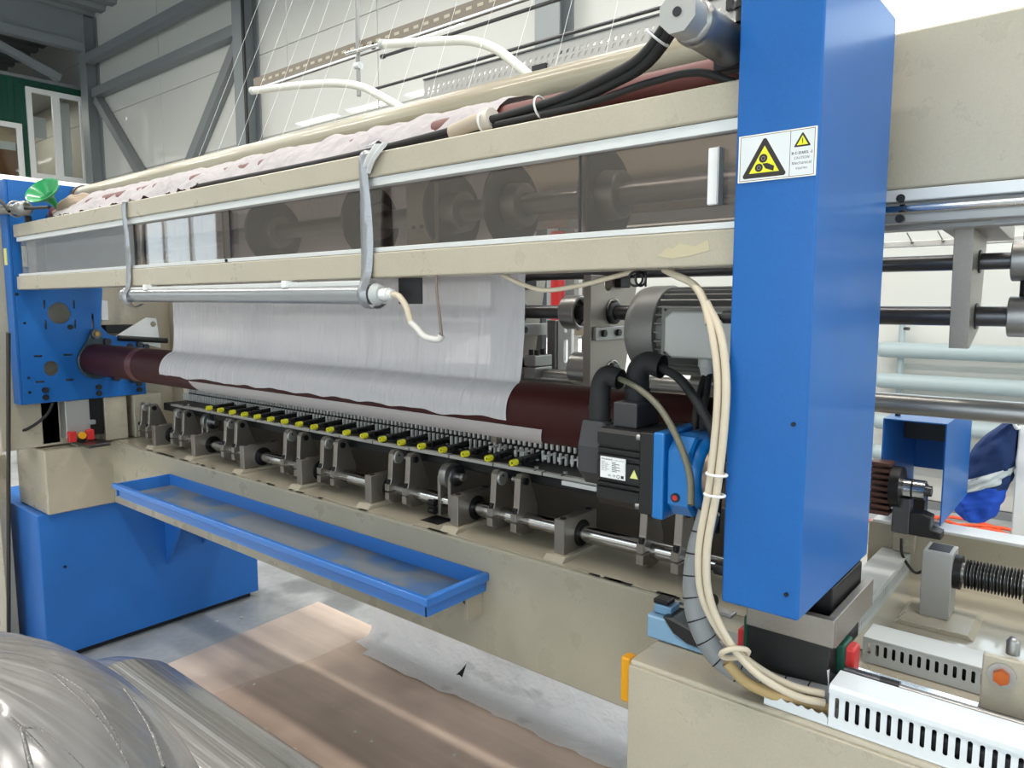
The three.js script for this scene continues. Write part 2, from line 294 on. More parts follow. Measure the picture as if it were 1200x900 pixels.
// ------------------------------------------------------------------ the machine: bed, columns, cross beams
{
  const t = thing('machine_bed', 'long beige machine bed that carries the bearing blocks and the blue column', 'machine bed', [-1.7, 0.665, -1.6]);
  part(t, 'bed_beam', box(-3.41, 0.6, 0.665, 0.945, -1.95, -1.326, 0.006), M.beige);
  part(t, 'top_plate', box(-3.38, 0.6, 0.9451, 0.9475, -1.93, -1.334, 0.001), M.beigeTop);
  part(t, 'end_block', box(-0.608, 0.6, 0.45, 0.946, -1.33, -1.045, 0.006), M.beige);
  part(t, 'front_cover', box(-0.606, 0.6, 0.45, 0.9385, -1.046, -1.04, 0.002), M.beige);
  part(t, 'end_block', box(-3.75, -3.4, 0.665, 0.94, -1.95, -1.06, 0.008), M.beige);
  part(t, 'raised_rim', box(-3.75, -3.41, 0.94, 0.95, -1.21, -1.19, 0.003), M.beige);
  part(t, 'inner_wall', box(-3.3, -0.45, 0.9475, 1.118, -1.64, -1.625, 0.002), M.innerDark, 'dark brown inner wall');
  part(t, 'side_rail', box(-0.42, 0.6, 0.9475, 1.05, -1.85, -1.8, 0.003), M.beige);
  // chips in the paint along the front edge
  for (let i = 0; i < 26; i++) { const x = -3.1 + rnd() * 2.4, w = 0.012 + rnd() * 0.05; part(t, 'paint_chip', box(x, x + w, 0.9474, 0.9479, -1.336 - rnd() * 0.004, -1.329, 0), M.blackSteel); }
}
{
  const t = thing('pedestal', 'blue sheet steel pedestal standing on the floor under the left end of the bed', 'pedestal', [-3.8, 0, -1.5]);
  part(t, 'cabinet', box(-4.1, -3.435, 0.03, 0.664, -2.03, -1.03, 0.006), M.blueDark);
  part(t, 'plinth', box(-4.08, -3.47, 0, 0.03, -2.0, -1.06, 0), M.rubber);
  for (const [z, d] of [[-1.56, 0.36], [-1.74, 0.3]]) part(t, 'gusset', plateZ([[-3.435, 0.665 - d], [-3.435, 0.665], [-3.17, 0.665], [-3.2, 0.63]], z - 0.006, z + 0.006), M.blueDark);
  part(t, 'screw', cyl([-3.43, 0.42, -1.12], [-3.436, 0.42, -1.12], 0.006, 0.006, 8), M.blackSteel);
}
const COLX = [-0.42, -0.31];
{
  const t = thing('blue_column', 'tall blue sheet steel column with a warning sign on its front', 'column', [-0.365, 1.12, -1.15]);
  part(t, 'sheet_cover', box(-0.42, -0.31, 1.12, 2.0, -1.33, -0.98, 0.004), M.blue);
  for (const [y, z] of [[1.155, -0.98], [1.39, -0.985]]) part(t, 'screw', cyl([-0.327, y, -0.981], [-0.327, y, -0.977], 0.003, 0.003, 8), M.blackSteel);
  for (const y of [1.53, 1.33, 1.16]) { const k = part(t, 'knob', cyl([-0.42, y, -1.0], [-0.438, y, -1.0], 0.009, 0.009, 12), M.black); part(k, 'stud', cyl([-0.438, y, -1.0], [-0.45, y, -1.0], 0.0045), M.blackSteel); }
}
{
  const c = document.createElement('canvas'); c.width = 560; c.height = 336; const g = c.getContext('2d');
  g.fillStyle = '#f1ebdc'; g.fillRect(0, 0, 560, 336); g.fillStyle = '#dadcdc'; g.fillRect(16, 12, 528, 312); g.strokeStyle = '#5a4a3c'; g.lineWidth = 4; g.strokeRect(14, 10, 532, 316); g.beginPath(); g.moveTo(378, 10); g.lineTo(378, 326); g.stroke();
  const tri = (x0, x1, y0, y1, w) => { g.lineJoin = 'round'; g.beginPath(); g.moveTo((x0 + x1) / 2, y0); g.lineTo(x1, y1); g.lineTo(x0, y1); g.closePath(); g.fillStyle = '#e2df1a'; g.fill(); g.strokeStyle = '#20120a'; g.lineWidth = w; g.stroke(); };
  tri(54, 334, 52, 294, 34); tri(412, 512, 38, 122, 12);
  g.fillStyle = '#20120a'; const wheel = (x, y, r) => { g.beginPath(); g.arc(x, y, r, 0, 7); g.fill(); g.strokeStyle = '#8d7f86'; g.lineWidth = 4; g.beginPath(); g.arc(x, y, r * 0.42, 0, 7); g.stroke(); };
  wheel(186, 176, 31); wheel(156, 240, 29); g.beginPath(); g.moveTo(180, 212); g.lineTo(218, 212); g.lineTo(268, 238); g.lineTo(264, 272); g.lineTo(206, 250); g.closePath(); g.fill();
  g.font = 'bold 34px sans-serif'; g.textAlign = 'center'; g.fillText('!', 462, 110); g.fillRect(459, 70, 6, 26);
  g.font = 'bold 25px sans-serif'; g.fillText('B-C-ISMEL -I', 461, 178, 156); g.font = '25px sans-serif'; g.fillText('CAUTION', 461, 212, 140); g.font = '27px sans-serif'; g.fillText('Mechanical', 461, 248, 152); g.font = '24px sans-serif'; g.fillText('injuries', 461, 282, 100);
  const tx = new THREE.CanvasTexture(c); tx.colorSpace = THREE.SRGBColorSpace;
  const t = thing('warning_sign', 'white and yellow mechanical injury warning sign on the blue column', 'sign', [-0.3635, 1.711, -0.979]);
  lpart(t, 'sign_plate', box(-0.051, 0.051, 0, 0.061, -0.0005, 0.0008, 0), M.white);
  lpart(t, 'sign_print', new THREE.PlaneGeometry(0.102, 0.061).translate(0, 0.0305, 0.0010), std('#fff', 0.4, 0, { map: tx }));
}
// cross beams in front, with the smoked guard panes between them
for (const [n, y0, y1, l] of [['cross_beam', 1.806, 1.855, 'upper beige box beam running across above the smoked guard panes'], ['cross_beam', 1.602, 1.654, 'lower beige box beam running across below the smoked guard panes']]) {
  const t = thing(n, l, 'beam', [-1.9, y0, -1.03], 'front cross beams');
  part(t, 'box_section', box(-3.375, -0.422, y0, y1, -1.06, -1.0, 0.004), M.beige);
  if (y0 > 1.7) part(t, 'aluminium_strip', box(-3.36, -0.424, 1.789, 1.8055, -1.03, -1.005, 0.001), M.aluPaint, 'pale aluminium strip');
  else { part(t, 'aluminium_strip', box(-3.36, -0.424, 1.6545, 1.664, -1.03, -1.004, 0.001), M.aluPaint, 'pale aluminium strip'); part(t, 'screw', cyl([-1.79, 1.659, -1.004], [-1.79, 1.659, -1.0], 0.004), M.blackSteel);
    part(t, 'bare_patch', plateZ([[-0.545, 1.62], [-0.53, 1.632], [-0.52, 1.63], [-0.51, 1.637], [-0.485, 1.632], [-0.465, 1.64], [-0.462, 1.625], [-0.49, 1.619], [-0.52, 1.615]], -1.0, -0.9995, [], 0), std('#bdb192', 0.5), 'bare yellowish patch where a sticker was'); }
}
for (const [x0, x1, z, hx, l] of [[-3.355, -2.35, -1.018, -3.3, 'hazy sliding guard pane at the far left, with a white handle'], [-2.36, -1.80, -1.022, null, 'smoked guard pane mirroring the hall windows, right of the narrow tape strap'], [-1.84, -0.69, -1.026, null, 'smoked middle guard pane between the two cross beams'], [-0.70, -0.424, -1.018, -0.465, 'smoked short guard pane beside the blue column, with a white handle']]) {
  const t = thing('smoked_screen', l, 'guard panel', [(x0 + x1) / 2, 1.66, z], 'smoked guard panes');
  part(t, 'pane', box(x0, x1, 1.66, 1.795, z - 0.0015, z + 0.0015, 0), x0 < -3 ? M.hazy : M.smoke);
  for (const x of [x0, x1]) part(t, 'edge', box(x - 0.0015, x + 0.0015, 1.664, 1.79, z - 0.002, z + 0.002, 0), M.darkGrey);
  if (hx) { const h = part(t, 'handle', box(hx - 0.008, hx + 0.008, 1.69, 1.77, z + 0.0015, z + 0.01, 0.002), M.white, 'white handle'); part(h, 'grip_lip', box(hx + 0.010, hx + 0.013, 1.69, 1.769, z + 0.0015, z + 0.018, 0.001), M.aluDull); }
}
// beige rear beam with guide rail, seen right of the column and through the panes
{
  const t = thing('rear_beam', 'deep beige rear cross beam right of the blue column under the windows', 'beam', [-1.0, 1.738, -1.48]);
  part(t, 'box_section', box(-3.4, 0.6, 1.742, 2.0, -1.56, -1.4, 0.005), M.beige);
  part(t, 'lower_strip', box(-1.0, 0.6, 1.722, 1.7418, -1.45, -1.402, 0.002), M.aluPaint);
  part(t, 'shadow_plate', box(-1.0, 0.6, 1.68, 1.722, -1.52, -1.48, 0.002), M.aluDull);
}
{
  const t = thing('guide_rail', 'bright round guide rail under the beige rear beam right of the column', 'rail', [0.1, 1.7, -1.43]);
  part(t, 'rod', cyl([-0.42, 1.712, -1.42], [0.6, 1.712, -1.42], 0.0105), M.shaft); part(t, 'rail_foot', box(-0.42, 0.6, 1.687, 1.706, -1.45, -1.425, 0.002), M.aluDull);
  for (const y of [1.727, 1.693]) part(t, 'bolt', cyl([-0.305, y, -1.41], [-0.305, y, -1.40], 0.007, 0.007, 12), M.black);
}
{
  const rods = [[1.628, 0.0155, 'upper dark steel shaft running through the column, just below the beams'], [1.525, 0.019, 'middle dark steel shaft running through the column behind the grey motor'], [1.345, 0.021, 'lower polished steel shaft running through the column above the red roller']];
  rods.forEach(([y, r, l], i) => { const t = thing('steel_shaft', l, 'shaft', [-0.6, y, -1.65], 'steel shafts through the column'); part(t, 'rod', cyl([-3.3, y, -1.65], [0.6, y, -1.65], r, r, 28), i === 2 ? M.steel : M.darkSteel);
    if (i < 2) { const c = part(t, 'clamp_collar', lathex(-0.165, y, -1.65, [[0, 0.02], [0, 0.036], [0.002, 0.038], [0.05, 0.038], [0.052, 0.036], [0.052, 0.02]]), M.steel); for (const s of i ? [1] : [1, -1]) part(c, 'screw', cyl([-0.14, y + s * 0.037, -1.65], [-0.14, y + s * 0.052, -1.65], 0.011, 0.011, 14), M.blackSteel); } });
}
// hanging bracket and slotted plates
{
  const t = thing('hanging_bracket', 'grey steel bracket block hanging from the rear beam right of the column', 'bracket', [-0.235, 1.46, -1.65]);
  part(t, 'block', plateX([[-1.58, 1.466], [-1.60, 1.466], [-1.70, 1.50], [-1.73, 1.69], [-1.56, 1.69]].map(p => p), -0.248, -0.217), M.castSteel);
  part(t, 'flange', plateX([[-1.46, 1.702], [-1.47, 1.688], [-1.72, 1.676], [-1.80, 1.676], [-1.80, 1.702]], -0.268, -0.18), M.castSteel);
  for (const [y, r] of [[1.628, 0.022], [1.525, 0.025]]) part(t, 'bushing', lathex(-0.2185, y, -1.65, [[0, 0.012], [0, r], [0.004, r], [0.004, 0.012]]), M.black);
}
[[-1.03, 'right one of two upright grey steel plates carrying the shafts'], [-1.345, 'left one of two upright grey steel plates, half hidden by the tissue']].forEach(([x, l]) => {
  const t = thing('carrier_plate', l, 'plate', [x, 0.9476, -1.65], 'upright shaft carrier plates');
  part(t, 'plate', plateX([[-1.55, 1.14], [-1.55, 1.62], [-1.78, 1.62], [-1.72, 1.36], [-1.72, 0.948], [-1.645, 0.948], [-1.645, 1.14]], x - 0.022, x, [[-1.63, 1.6, 0.02], [-1.65, 1.525, 0.0185]], 0.001), M.castSteel);
  for (const [y, r] of [[1.525, 0.03], [1.36, 0.033]]) { const b = part(t, 'bearing', lathex(x, y, -1.65, [[0, 0.02], [0, r], [0.012, r], [0.016, r - 0.004], [0.016, 0.02]]), M.black); part(b, 'ring', lathex(x + 0.0005, y + 0.004, -1.655, [[0, r + 0.003], [0.004, r + 0.004], [0.004, r + 0.001]]), M.steel); }
  const lb = part(t, 'link_bar', box(x + 0.001, x + 0.012, 1.455, 1.49, -1.85, -1.56, 0.002), M.steel); for (const z of [-1.59, -1.66]) part(lb, 'bolt', cyl([x + 0.012, 1.473, z], [x + 0.02, 1.473, z], 0.009, 0.009, 12), M.black);
  const kb = part(t, 'stop_block', box(x + 0.001, x + 0.02, 1.59, 1.617, -1.71, -1.66, 0.003), M.blackSteel);
});
for (const [n, x, y, r, w, z, l] of [['shaft_collar', -1.175, 1.525, 0.046, 0.05, -1.65, 'dark ring collar on the middle steel shaft between the carrier plates'], ['shaft_collar', -1.14, 1.375, 0.044, 0.06, -1.64, 'dark ring collar low between the carrier plates, behind the red roller'], ['shaft_collar', -0.72, 1.375, 0.03, 0.06, -1.5, 'short grey collar under the grey motor beside its black cables']]) {
  const t = thing(n, l, 'collar', [x, y - r, z], 'ring collars on the shafts'); part(t, 'ring', lathex(x, y, z, [[0, r * 0.5], [0, r - 0.004], [0.004, r], [w - 0.004, r], [w, r - 0.004], [w, r * 0.8], [w * 0.7, r * 0.8], [w * 0.7, r * 0.5]]), M.steel); part(t, 'bore', cyl([x + w * 0.7, y, z], [x + w * 0.72, y, z], r * 0.8), M.black);
}
{
  const t = thing('clamp_block', 'split grey clamp block with black bolts on the lower shaft', 'clamp', [-1.28, 1.345, -1.63]);
  part(t, 'upper_half', box(-1.285, -1.245, 1.374, 1.405, -1.68, -1.60, 0.003), M.steel); part(t, 'lower_half', box(-1.285, -1.245, 1.34, 1.372, -1.68, -1.60, 0.003), M.steel);
  for (const [x, z] of [[-1.275, -1.62], [-1.255, -1.62], [-1.265, -1.66]]) part(t, 'bolt', cyl([x, 1.405, z], [x, 1.42, z], 0.007, 0.007, 12), M.black);
  const u = thing('slotted_bar', 'bright upright bar with slots between the two carrier plates', 'bar', [-1.2, 0.948, -1.75]);
  part(u, 'bar', plateZ([[-1.277, 0.948], [-1.229, 0.948], [-1.229, 1.5], [-1.277, 1.5]], -1.765, -1.75, [[-1.249, 1.41, 0.014, 0.07], [-1.249, 1.475, 0.012, 0.02]]), M.white); part(u, 'edge_post', box(-1.31, -1.279, 0.948, 1.5, -1.77, -1.74, 0.002), M.steel);
}
// grey induction motor
{
  const cx = 0, y = 1.492, z = -1.4, t = thing('electric_motor', 'grey finned electric motor with a round fan cowl left of the column', 'motor', [-0.62, 1.39, -1.4]);
  part(t, 'fan_cowl', lathex(-0.80, y, z, [[0, 0.0001], [0, 0.06], [0.004, 0.078], [0.014, 0.09], [0.03, 0.094], [0.075, 0.0945], [0.078, 0.092], [0.078, 0.07]], 40), M.motorGrey);
  part(t, 'body', cyl([-0.725, y, z], [-0.46, y, z], 0.079, 0.079, 40), M.motorGrey);
  for (let i = 0; i < 32; i++) { const a = i / 32 * Math.PI * 2; const g = new THREE.BoxGeometry(0.24, 0.014, 0.003); g.translate(0, 0.084, 0); g.rotateX(a); g.translate(-0.6, y, z); part(t, 'fin', g, M.motorGrey); }
  part(t, 'end_bell', lathex(-0.47, y, z, [[0, 0.088], [0.03, 0.088], [0.05, 0.06]], 40), M.motorGrey);
  const pl = part(t, 'terminal_plate', box(-0.70, -0.47, 1.447, 1.543, z + 0.07, z + 0.098, 0.003), M.motorGrey);
  for (const [a, b] of [[-0.69, 1.537], [-0.69, 1.453]]) part(pl, 'screw', cyl([a, b, z + 0.098], [a, b, z + 0.1], 0.003, 0.003, 8), M.black);
  const q = [[-0.665, 1.46], [-0.65, 1.449], [-0.525, 1.449], [-0.512, 1.46], [-0.512, 1.522], [-0.525, 1.533], [-0.65, 1.533], [-0.665, 1.522]];
  const tb = part(t, 'terminal_box', plateZ(q, z + 0.098, z + 0.135, [], 0.003), M.boxGrey, 'light grey terminal box');
  part(tb, 'lid', plateZ(q.map(([a, b]) => [(a + 0.588) * 1.02 - 0.588, (b - 1.491) * 1.03 + 1.491]), z + 0.135, z + 0.146, [], 0.003), M.boxGrey);
  const gl = part(t, 'cable_gland', cyl([-0.59, 1.449, z + 0.12], [-0.59, 1.432, z + 0.12], 0.017, 0.017, 6), M.boxGrey); part(gl, 'nut', cyl([-0.59, 1.432, z + 0.12], [-0.59, 1.415, z + 0.12], 0.015, 0.011, 16), M.boxGrey);
  single('motor_cable', 'pair of black cables hanging from the gland of the grey motor', 'cable', [tube([[-0.592, 1.42, -1.28], [-0.588, 1.39, -1.25], [-0.555, 1.34, -1.16], [-0.52, 1.26, -1.1]], 0.0065), tube([[-0.585, 1.42, -1.28], [-0.575, 1.39, -1.25], [-0.54, 1.345, -1.16], [-0.5, 1.26, -1.1]], 0.0065)], M.rubber);
}
// red roller with tissue
const RY = 1.311, RZ = -1.27, RR = 0.066;
{
  const t = thing('roller', 'long dark red rubber roller with white tissue draped over it', 'roller', [-1.9, RY - RR, RZ]);
  part(t, 'sleeve', cyl([-3.355, RY, RZ], [-0.45, RY, RZ], RR, RR, 48), M.red); part(t, 'joint_band', cyl([-2.93, RY, RZ], [-2.88, RY, RZ], RR + 0.0006, RR + 0.0006, 48), std('#5a2b27', 0.35));
  part(t, 'end_hub', cyl([-3.375, RY, RZ], [-3.35, RY, RZ], 0.052, 0.06, 32), M.darkSteel);
}
function sheet(nu, nv, f) { // f(u, v) -> point
  const p = [], uv = [], ix = [];
  for (let j = 0; j <= nv; j++) for (let i = 0; i <= nu; i++) { const q = f(i / nu, j / nv); p.push(q[0], q[1], q[2]); uv.push(q[3] ?? i / nu, q[4] ?? j / nv); }
  for (let j = 0; j < nv; j++) for (let i = 0; i < nu; i++) { const a = j * (nu + 1) + i; ix.push(a, a + 1, a + nu + 1, a + 1, a + nu + 2, a + nu + 1); }
  const g = new THREE.BufferGeometry(); g.setAttribute('position', new THREE.Float32BufferAttribute(p, 3)); g.setAttribute('uv', new THREE.Float32BufferAttribute(uv, 2)); g.setIndex(ix); g.computeVertexNormals(); return g;
}
{
  const t = thing('tissue_web', 'wrinkled white tissue web hanging down over the red roller', 'tissue', [-1.8, 1.25, -1.27]);
  const x0 = -2.64, x1 = -1.015, prof = [];  // (z, y) from the top tube down and round the roller
  prof.push([-1.235, 1.945], [-1.262, 1.90], [-1.275, 1.8], [-1.272, 1.6], [-1.262, 1.45]);
  for (let a = 72; a >= -14; a -= 6) { const r = RR + 0.0025; prof.push([RZ + r * Math.cos(a * Math.PI / 180), RY + r * Math.sin(a * Math.PI / 180)]); }
  const curve = new THREE.CatmullRomCurve3(prof.map(([z, y]) => V(0, y, z)), false, 'centripetal'); const L = curve.getLength();
  part(t, 'sheet', sheet(420, 110, (u, v) => {
    const q = curve.getPointAt(v), x = x0 + (x1 - x0) * u, free = Math.max(0.12, 1 - smooth(0.6, 0.8, v));
    const left = smooth(0.5, 0.0, u), right = smooth(0.7, 1, u);
    const w = fbm(u * 34 + v * 1.2, v * 1.6, 3.3, 2) * 0.012 * (0.4 + left * 2.2 + right * 0.8) + fbm(u * 9, v * 5, 1.1, 3) * 0.014;
    const edge = (u === 0 ? 1 : 0) * 0.006 * noise.noise(v * 14, 0, 4) + 0.01 * smooth(0.08, 0, u) * Math.sin(v * 9);
    return [x + edge + (v > 0.8 && u > 0.97 ? 0.0 : 0), q.y + (v > 0.97 ? fbm(u * 12, 1, 1, 2) * 0.02 * (v - 0.97) / 0.03 : 0), q.z + Math.abs(w) * free + w * 0.3 * free, x, v * L];
  }), M.tissue);
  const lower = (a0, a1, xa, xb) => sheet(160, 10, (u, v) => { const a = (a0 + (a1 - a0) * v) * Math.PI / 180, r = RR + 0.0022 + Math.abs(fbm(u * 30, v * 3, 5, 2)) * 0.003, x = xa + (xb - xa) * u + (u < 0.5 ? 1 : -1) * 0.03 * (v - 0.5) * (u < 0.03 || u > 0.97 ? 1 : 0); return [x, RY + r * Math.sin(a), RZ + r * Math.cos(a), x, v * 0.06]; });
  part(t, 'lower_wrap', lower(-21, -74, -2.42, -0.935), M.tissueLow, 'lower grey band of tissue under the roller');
}
// ------------------------------------------------------------------ rocker shaft: bearing blocks, levers, cam followers
const ord = ORD;
const SY = 0.995, SZ = -1.441;
{
  const t = thing('rocker_shaft', 'bright polished shaft passing through the row of bearing blocks', 'shaft', [-1.8, SY - 0.0195, SZ]);
  part(t, 'rod', cyl([-3.3, SY, SZ], [-0.43, SY, SZ], 0.0195, 0.0195, 32), M.shaft);
}
{
  const t = thing('bearing_block', 'x', 'bearing block', [0, 0, 0], 'bearing blocks of the rocker shaft');
  lpart(t, 'housing', plateX([[-1.366, 0.957], [-1.366, 1.041], [-1.506, 1.041], [-1.506, 0.957]].map(([z, y]) => [z - SZ, y - 0.9475]), -0.0145, 0.0145, [[0, SY - 0.9475, 0.024]], 0.0012), M.castSteel);
  lpart(t, 'seal_ring', lathex(0.0125, SY - 0.9475, 0, [[0, 0.0197], [0, 0.033], [0.004, 0.033], [0.006, 0.029], [0.004, 0.0197]]), M.blackSteel, null, 'black seal ring');
  for (const z of [0.058, -0.05]) lpart(t, 'bolt', cyl([0, 0.0925, z], [0, 0.0955, z], 0.008, 0.008, 12), M.blackSteel);
  lpart(t, 'weld_pad', plateX([[0.1, 0], [0.088, 0.011], [-0.075, 0.011], [-0.085, 0]], -0.028, 0.028, [], 0.001), M.beige, null, 'beige welded pad');
  const xs = [-3.08, -2.745, -2.39, -2.04, -1.69, -1.335, -0.99], L = ['standing far left, nearest the blue plate', 'second from the left, left of the far cam follower', 'third from the left, with its black ring showing', 'fourth from the left, squeezed between two lever pairs', 'in the middle of the bed above the tray', 'right beside the near cam follower', 'nearest the black servo motor'];
  xs.forEach((x, i) => { const o = i ? t.clone() : t; if (i) { o.name = numbered('bearing_block'); scene.add(o); } o.position.set(x, 0.9475, SZ); o.userData = { label: 'grey steel bearing block ' + L[i], category: 'bearing block', group: 'bearing blocks of the rocker shaft' }; });
}
{
  const make = (kind) => {
    const t = thing('clamp_lever', 'x', 'lever', [0, 0, 0], 'clamp levers on the rocker shaft');
    const w = 0.0095;
    // arm with the upper half of the clamp
    lpart(t, 'arm', plateX([[0.046, 0.003], [0.046, 0.022], [0.039, 0.024], [0.034, 0.04], [0.028, 0.112], [0.02, 0.121], [-0.002, 0.121], [-0.012, 0.112], [-0.045, 0.03], [-0.046, 0.003]], -w, w, [], 0.0015), M.castSteel);
    lpart(t, 'clamp_cap', plateX([[0.046, -0.002], [0.046, -0.024], [0.03, -0.026], [0.02, -0.038], [-0.02, -0.038], [-0.046, -0.024], [-0.046, -0.002]], -w, w, [], 0.0012), M.castSteel);
    lpart(t, 'clamp_bolt', cyl([0, 0.022, 0.037], [0, 0.036, 0.037], 0.0075, 0.0075, 12), M.blackSteel);
    if (kind) { const d = lpart(t, 'pivot_disc', lathex(w, 0.1, 0.01, [[0, 0.0001], [0, 0.018], [0.003, 0.0185], [0.008, 0.0185], [0.0095, 0.016], [0.0095, 0.0001]], 28), M.aluDull, null, 'round pivot disc'); lpart(d, 'grub_screw', cyl([w + 0.009, 0.107, 0.012], [w + 0.0105, 0.107, 0.012], 0.003), M.blackSteel); }
    else { lpart(t, 'pivot_bolt', cyl([w, 0.103, 0.01], [w + 0.007, 0.103, 0.01], 0.0095, 0.0095, 12), M.blackSteel); lpart(t, 'pivot_pin', cyl([-0.03, 0.103, 0.01], [-w, 0.103, 0.01], 0.006), M.steel); }
    return t;
  };
  const A = make(1), B = make(0);
  const pairs = [[-3.29, -3.215, 'at the far left end of the shaft'], [-2.985, -2.91, 'between the first and second bearing blocks'], [-2.58, -2.505, 'between the second and third bearing blocks'], [-2.185, -2.105, 'between the third and fourth bearing blocks'], [-1.975, -1.905, 'just right of the fourth bearing block'], [-1.64, -1.565, 'just right of the middle bearing block'], [-1.235, -1.155, 'left of the bearing block nearest the servo motor'], [-0.79, -0.705, 'under the blue gearbox']];
  pairs.forEach(([a, b, l], i) => { [[A, a, 'left lever ' + l + ', with round pivot disc'], [B, b, 'right lever ' + l + ', with black bolt']].forEach(([src, x, lab]) => { const o = i ? src.clone() : src; if (i) { o.name = numbered('clamp_lever'); scene.add(o); } o.position.set(x, SY, SZ); o.userData = { label: lab, category: 'lever', group: 'clamp levers on the rocker shaft' }; }); });
}
{
  const t = thing('cam_follower', 'x', 'cam follower', [0, 0, 0], 'cam followers on the rocker shaft');
  const fork = [[0.022, -0.04], [0.022, 0.07], [0.012, 0.09], [-0.012, 0.09], [-0.022, 0.07], [-0.03, -0.04]];
  for (const x of [-0.026, 0.014]) lpart(t, 'fork_plate', plateX(fork, x, x + 0.011, [[0, 0, 0.0197]], 0.001), M.castSteel);
  lpart(t, 'roller', lathex(-0.014, 0.075, -0.004, [[0, 0.01], [0, 0.034], [0.003, 0.037], [0.024, 0.037], [0.027, 0.034], [0.027, 0.01]], 36), M.steel, null, 'round roller');
  const h = lpart(t, 'hub', lathex(0.025, 0.075, -0.004, [[0, 0.03], [0.006, 0.028], [0.008, 0.012], [0.02, 0.012], [0.022, 0.008], [0.022, 0.0001]], 24), M.darkSteel); lpart(h, 'nut', cyl([0.04, 0.075, -0.004], [0.056, 0.075, -0.004], 0.012, 0.012, 6), M.steel);
  for (const [y, z] of [[-0.005, 0.03], [-0.028, 0.03], [-0.005, 0.012], [-0.03, 0.012]]) lpart(t, 'clamp_bolt', cyl([-0.05, y, z], [-0.026, y, z], 0.009, 0.009, 12), M.blackSteel);
  [[-1.425, 'near cam follower roller in a grey fork, beside a bearing block'], [-2.81, 'far cam follower roller in a grey fork, behind the left bearing blocks']].forEach(([x, l], i) => { const o = i ? t.clone() : t; if (i) { o.name = numbered('cam_follower'); scene.add(o); } o.position.set(x, SY, i ? SZ - 0.03 : SZ); if (i) o.position.y += 0.005; o.userData = { label: l, category: 'cam follower', group: 'cam followers on the rocker shaft' }; });
  single('oil_stain', 'dark oily stain on the bed under the near cam follower', 'stain', muv(plateX([[-1.37, 0.9476], [-1.37, 0.9484], [-1.43, 0.9484], [-1.43, 0.9476]], -1.47, -1.40, [], 0)), M.blackSteel);
}
// ------------------------------------------------------------------ comb of fingers and the row of yellow-capped rods
{
  const t = thing('comb_rail', 'grey slotted rail with a long black comb of small upright fingers', 'comb', [-1.95, 1.11, -1.5]);
  part(t, 'rail_bar', box(-3.08, -0.93, 1.119, 1.128, -1.53, -1.437, 0.002), M.blackSteel);
  for (let i = 0; i < 13; i++) part(t, 'edge_strip', box(-3.06 + i * 0.164, -2.9 + i * 0.164, 1.1195, 1.1283 + 0.0015 * (i % 2), -1.452, -1.4355, 0.001), M.aluDull, 'pale edge strip');
  part(t, 'rear_bar', box(-3.2, -0.9, 1.085, 1.118, -1.60, -1.47, 0.003), M.blackSteel);
  part(t, 'back_strip', box(-3.2, -0.9, 1.10, 1.215, -1.60, -1.585, 0.002), M.black);
  
  const f = box(-0.0034, 0.0034, 0, 0.038, -0.004, 0.004, 0.001), f2 = box(-0.0034, 0.0034, 0, 0.03, -0.004, 0.004, 0.001);
  const base = [-t.position.x, -t.position.y, -t.position.z];
  for (let i = 0; i < 118; i++) lpart(t, 'finger', f, M.aluPaint, [-3.17 + i * 0.0191 + base[0], 1.155 + base[1], -1.572 + base[2]]);
  for (let i = 0; i < 118; i++) lpart(t, 'finger', f2, M.aluPaint, [-3.16 + i * 0.0191 + base[0], 1.126 + base[1], -1.545 + base[2]]);
  for (let i = 0; i < 26; i++) part(t, 'slot_mark', box(-3.04 + i * 0.0835, -3.036 + i * 0.0835, 1.1278, 1.1302, -1.452, -1.435, 0), M.black);
  for (const x of [-1.13, -1.04, -2.95]) part(t, 'screw', cyl([x, 1.128, -1.46], [x, 1.134, -1.46], 0.006, 0.006, 12), M.steel);
  single('gauge_strip', 'pale slotted strip fixed to the right end of the comb rail', 'strip', [box(-1.03, -0.93, 1.107, 1.1185, -1.444, -1.43, 0.001)], M.aluPaint);
}
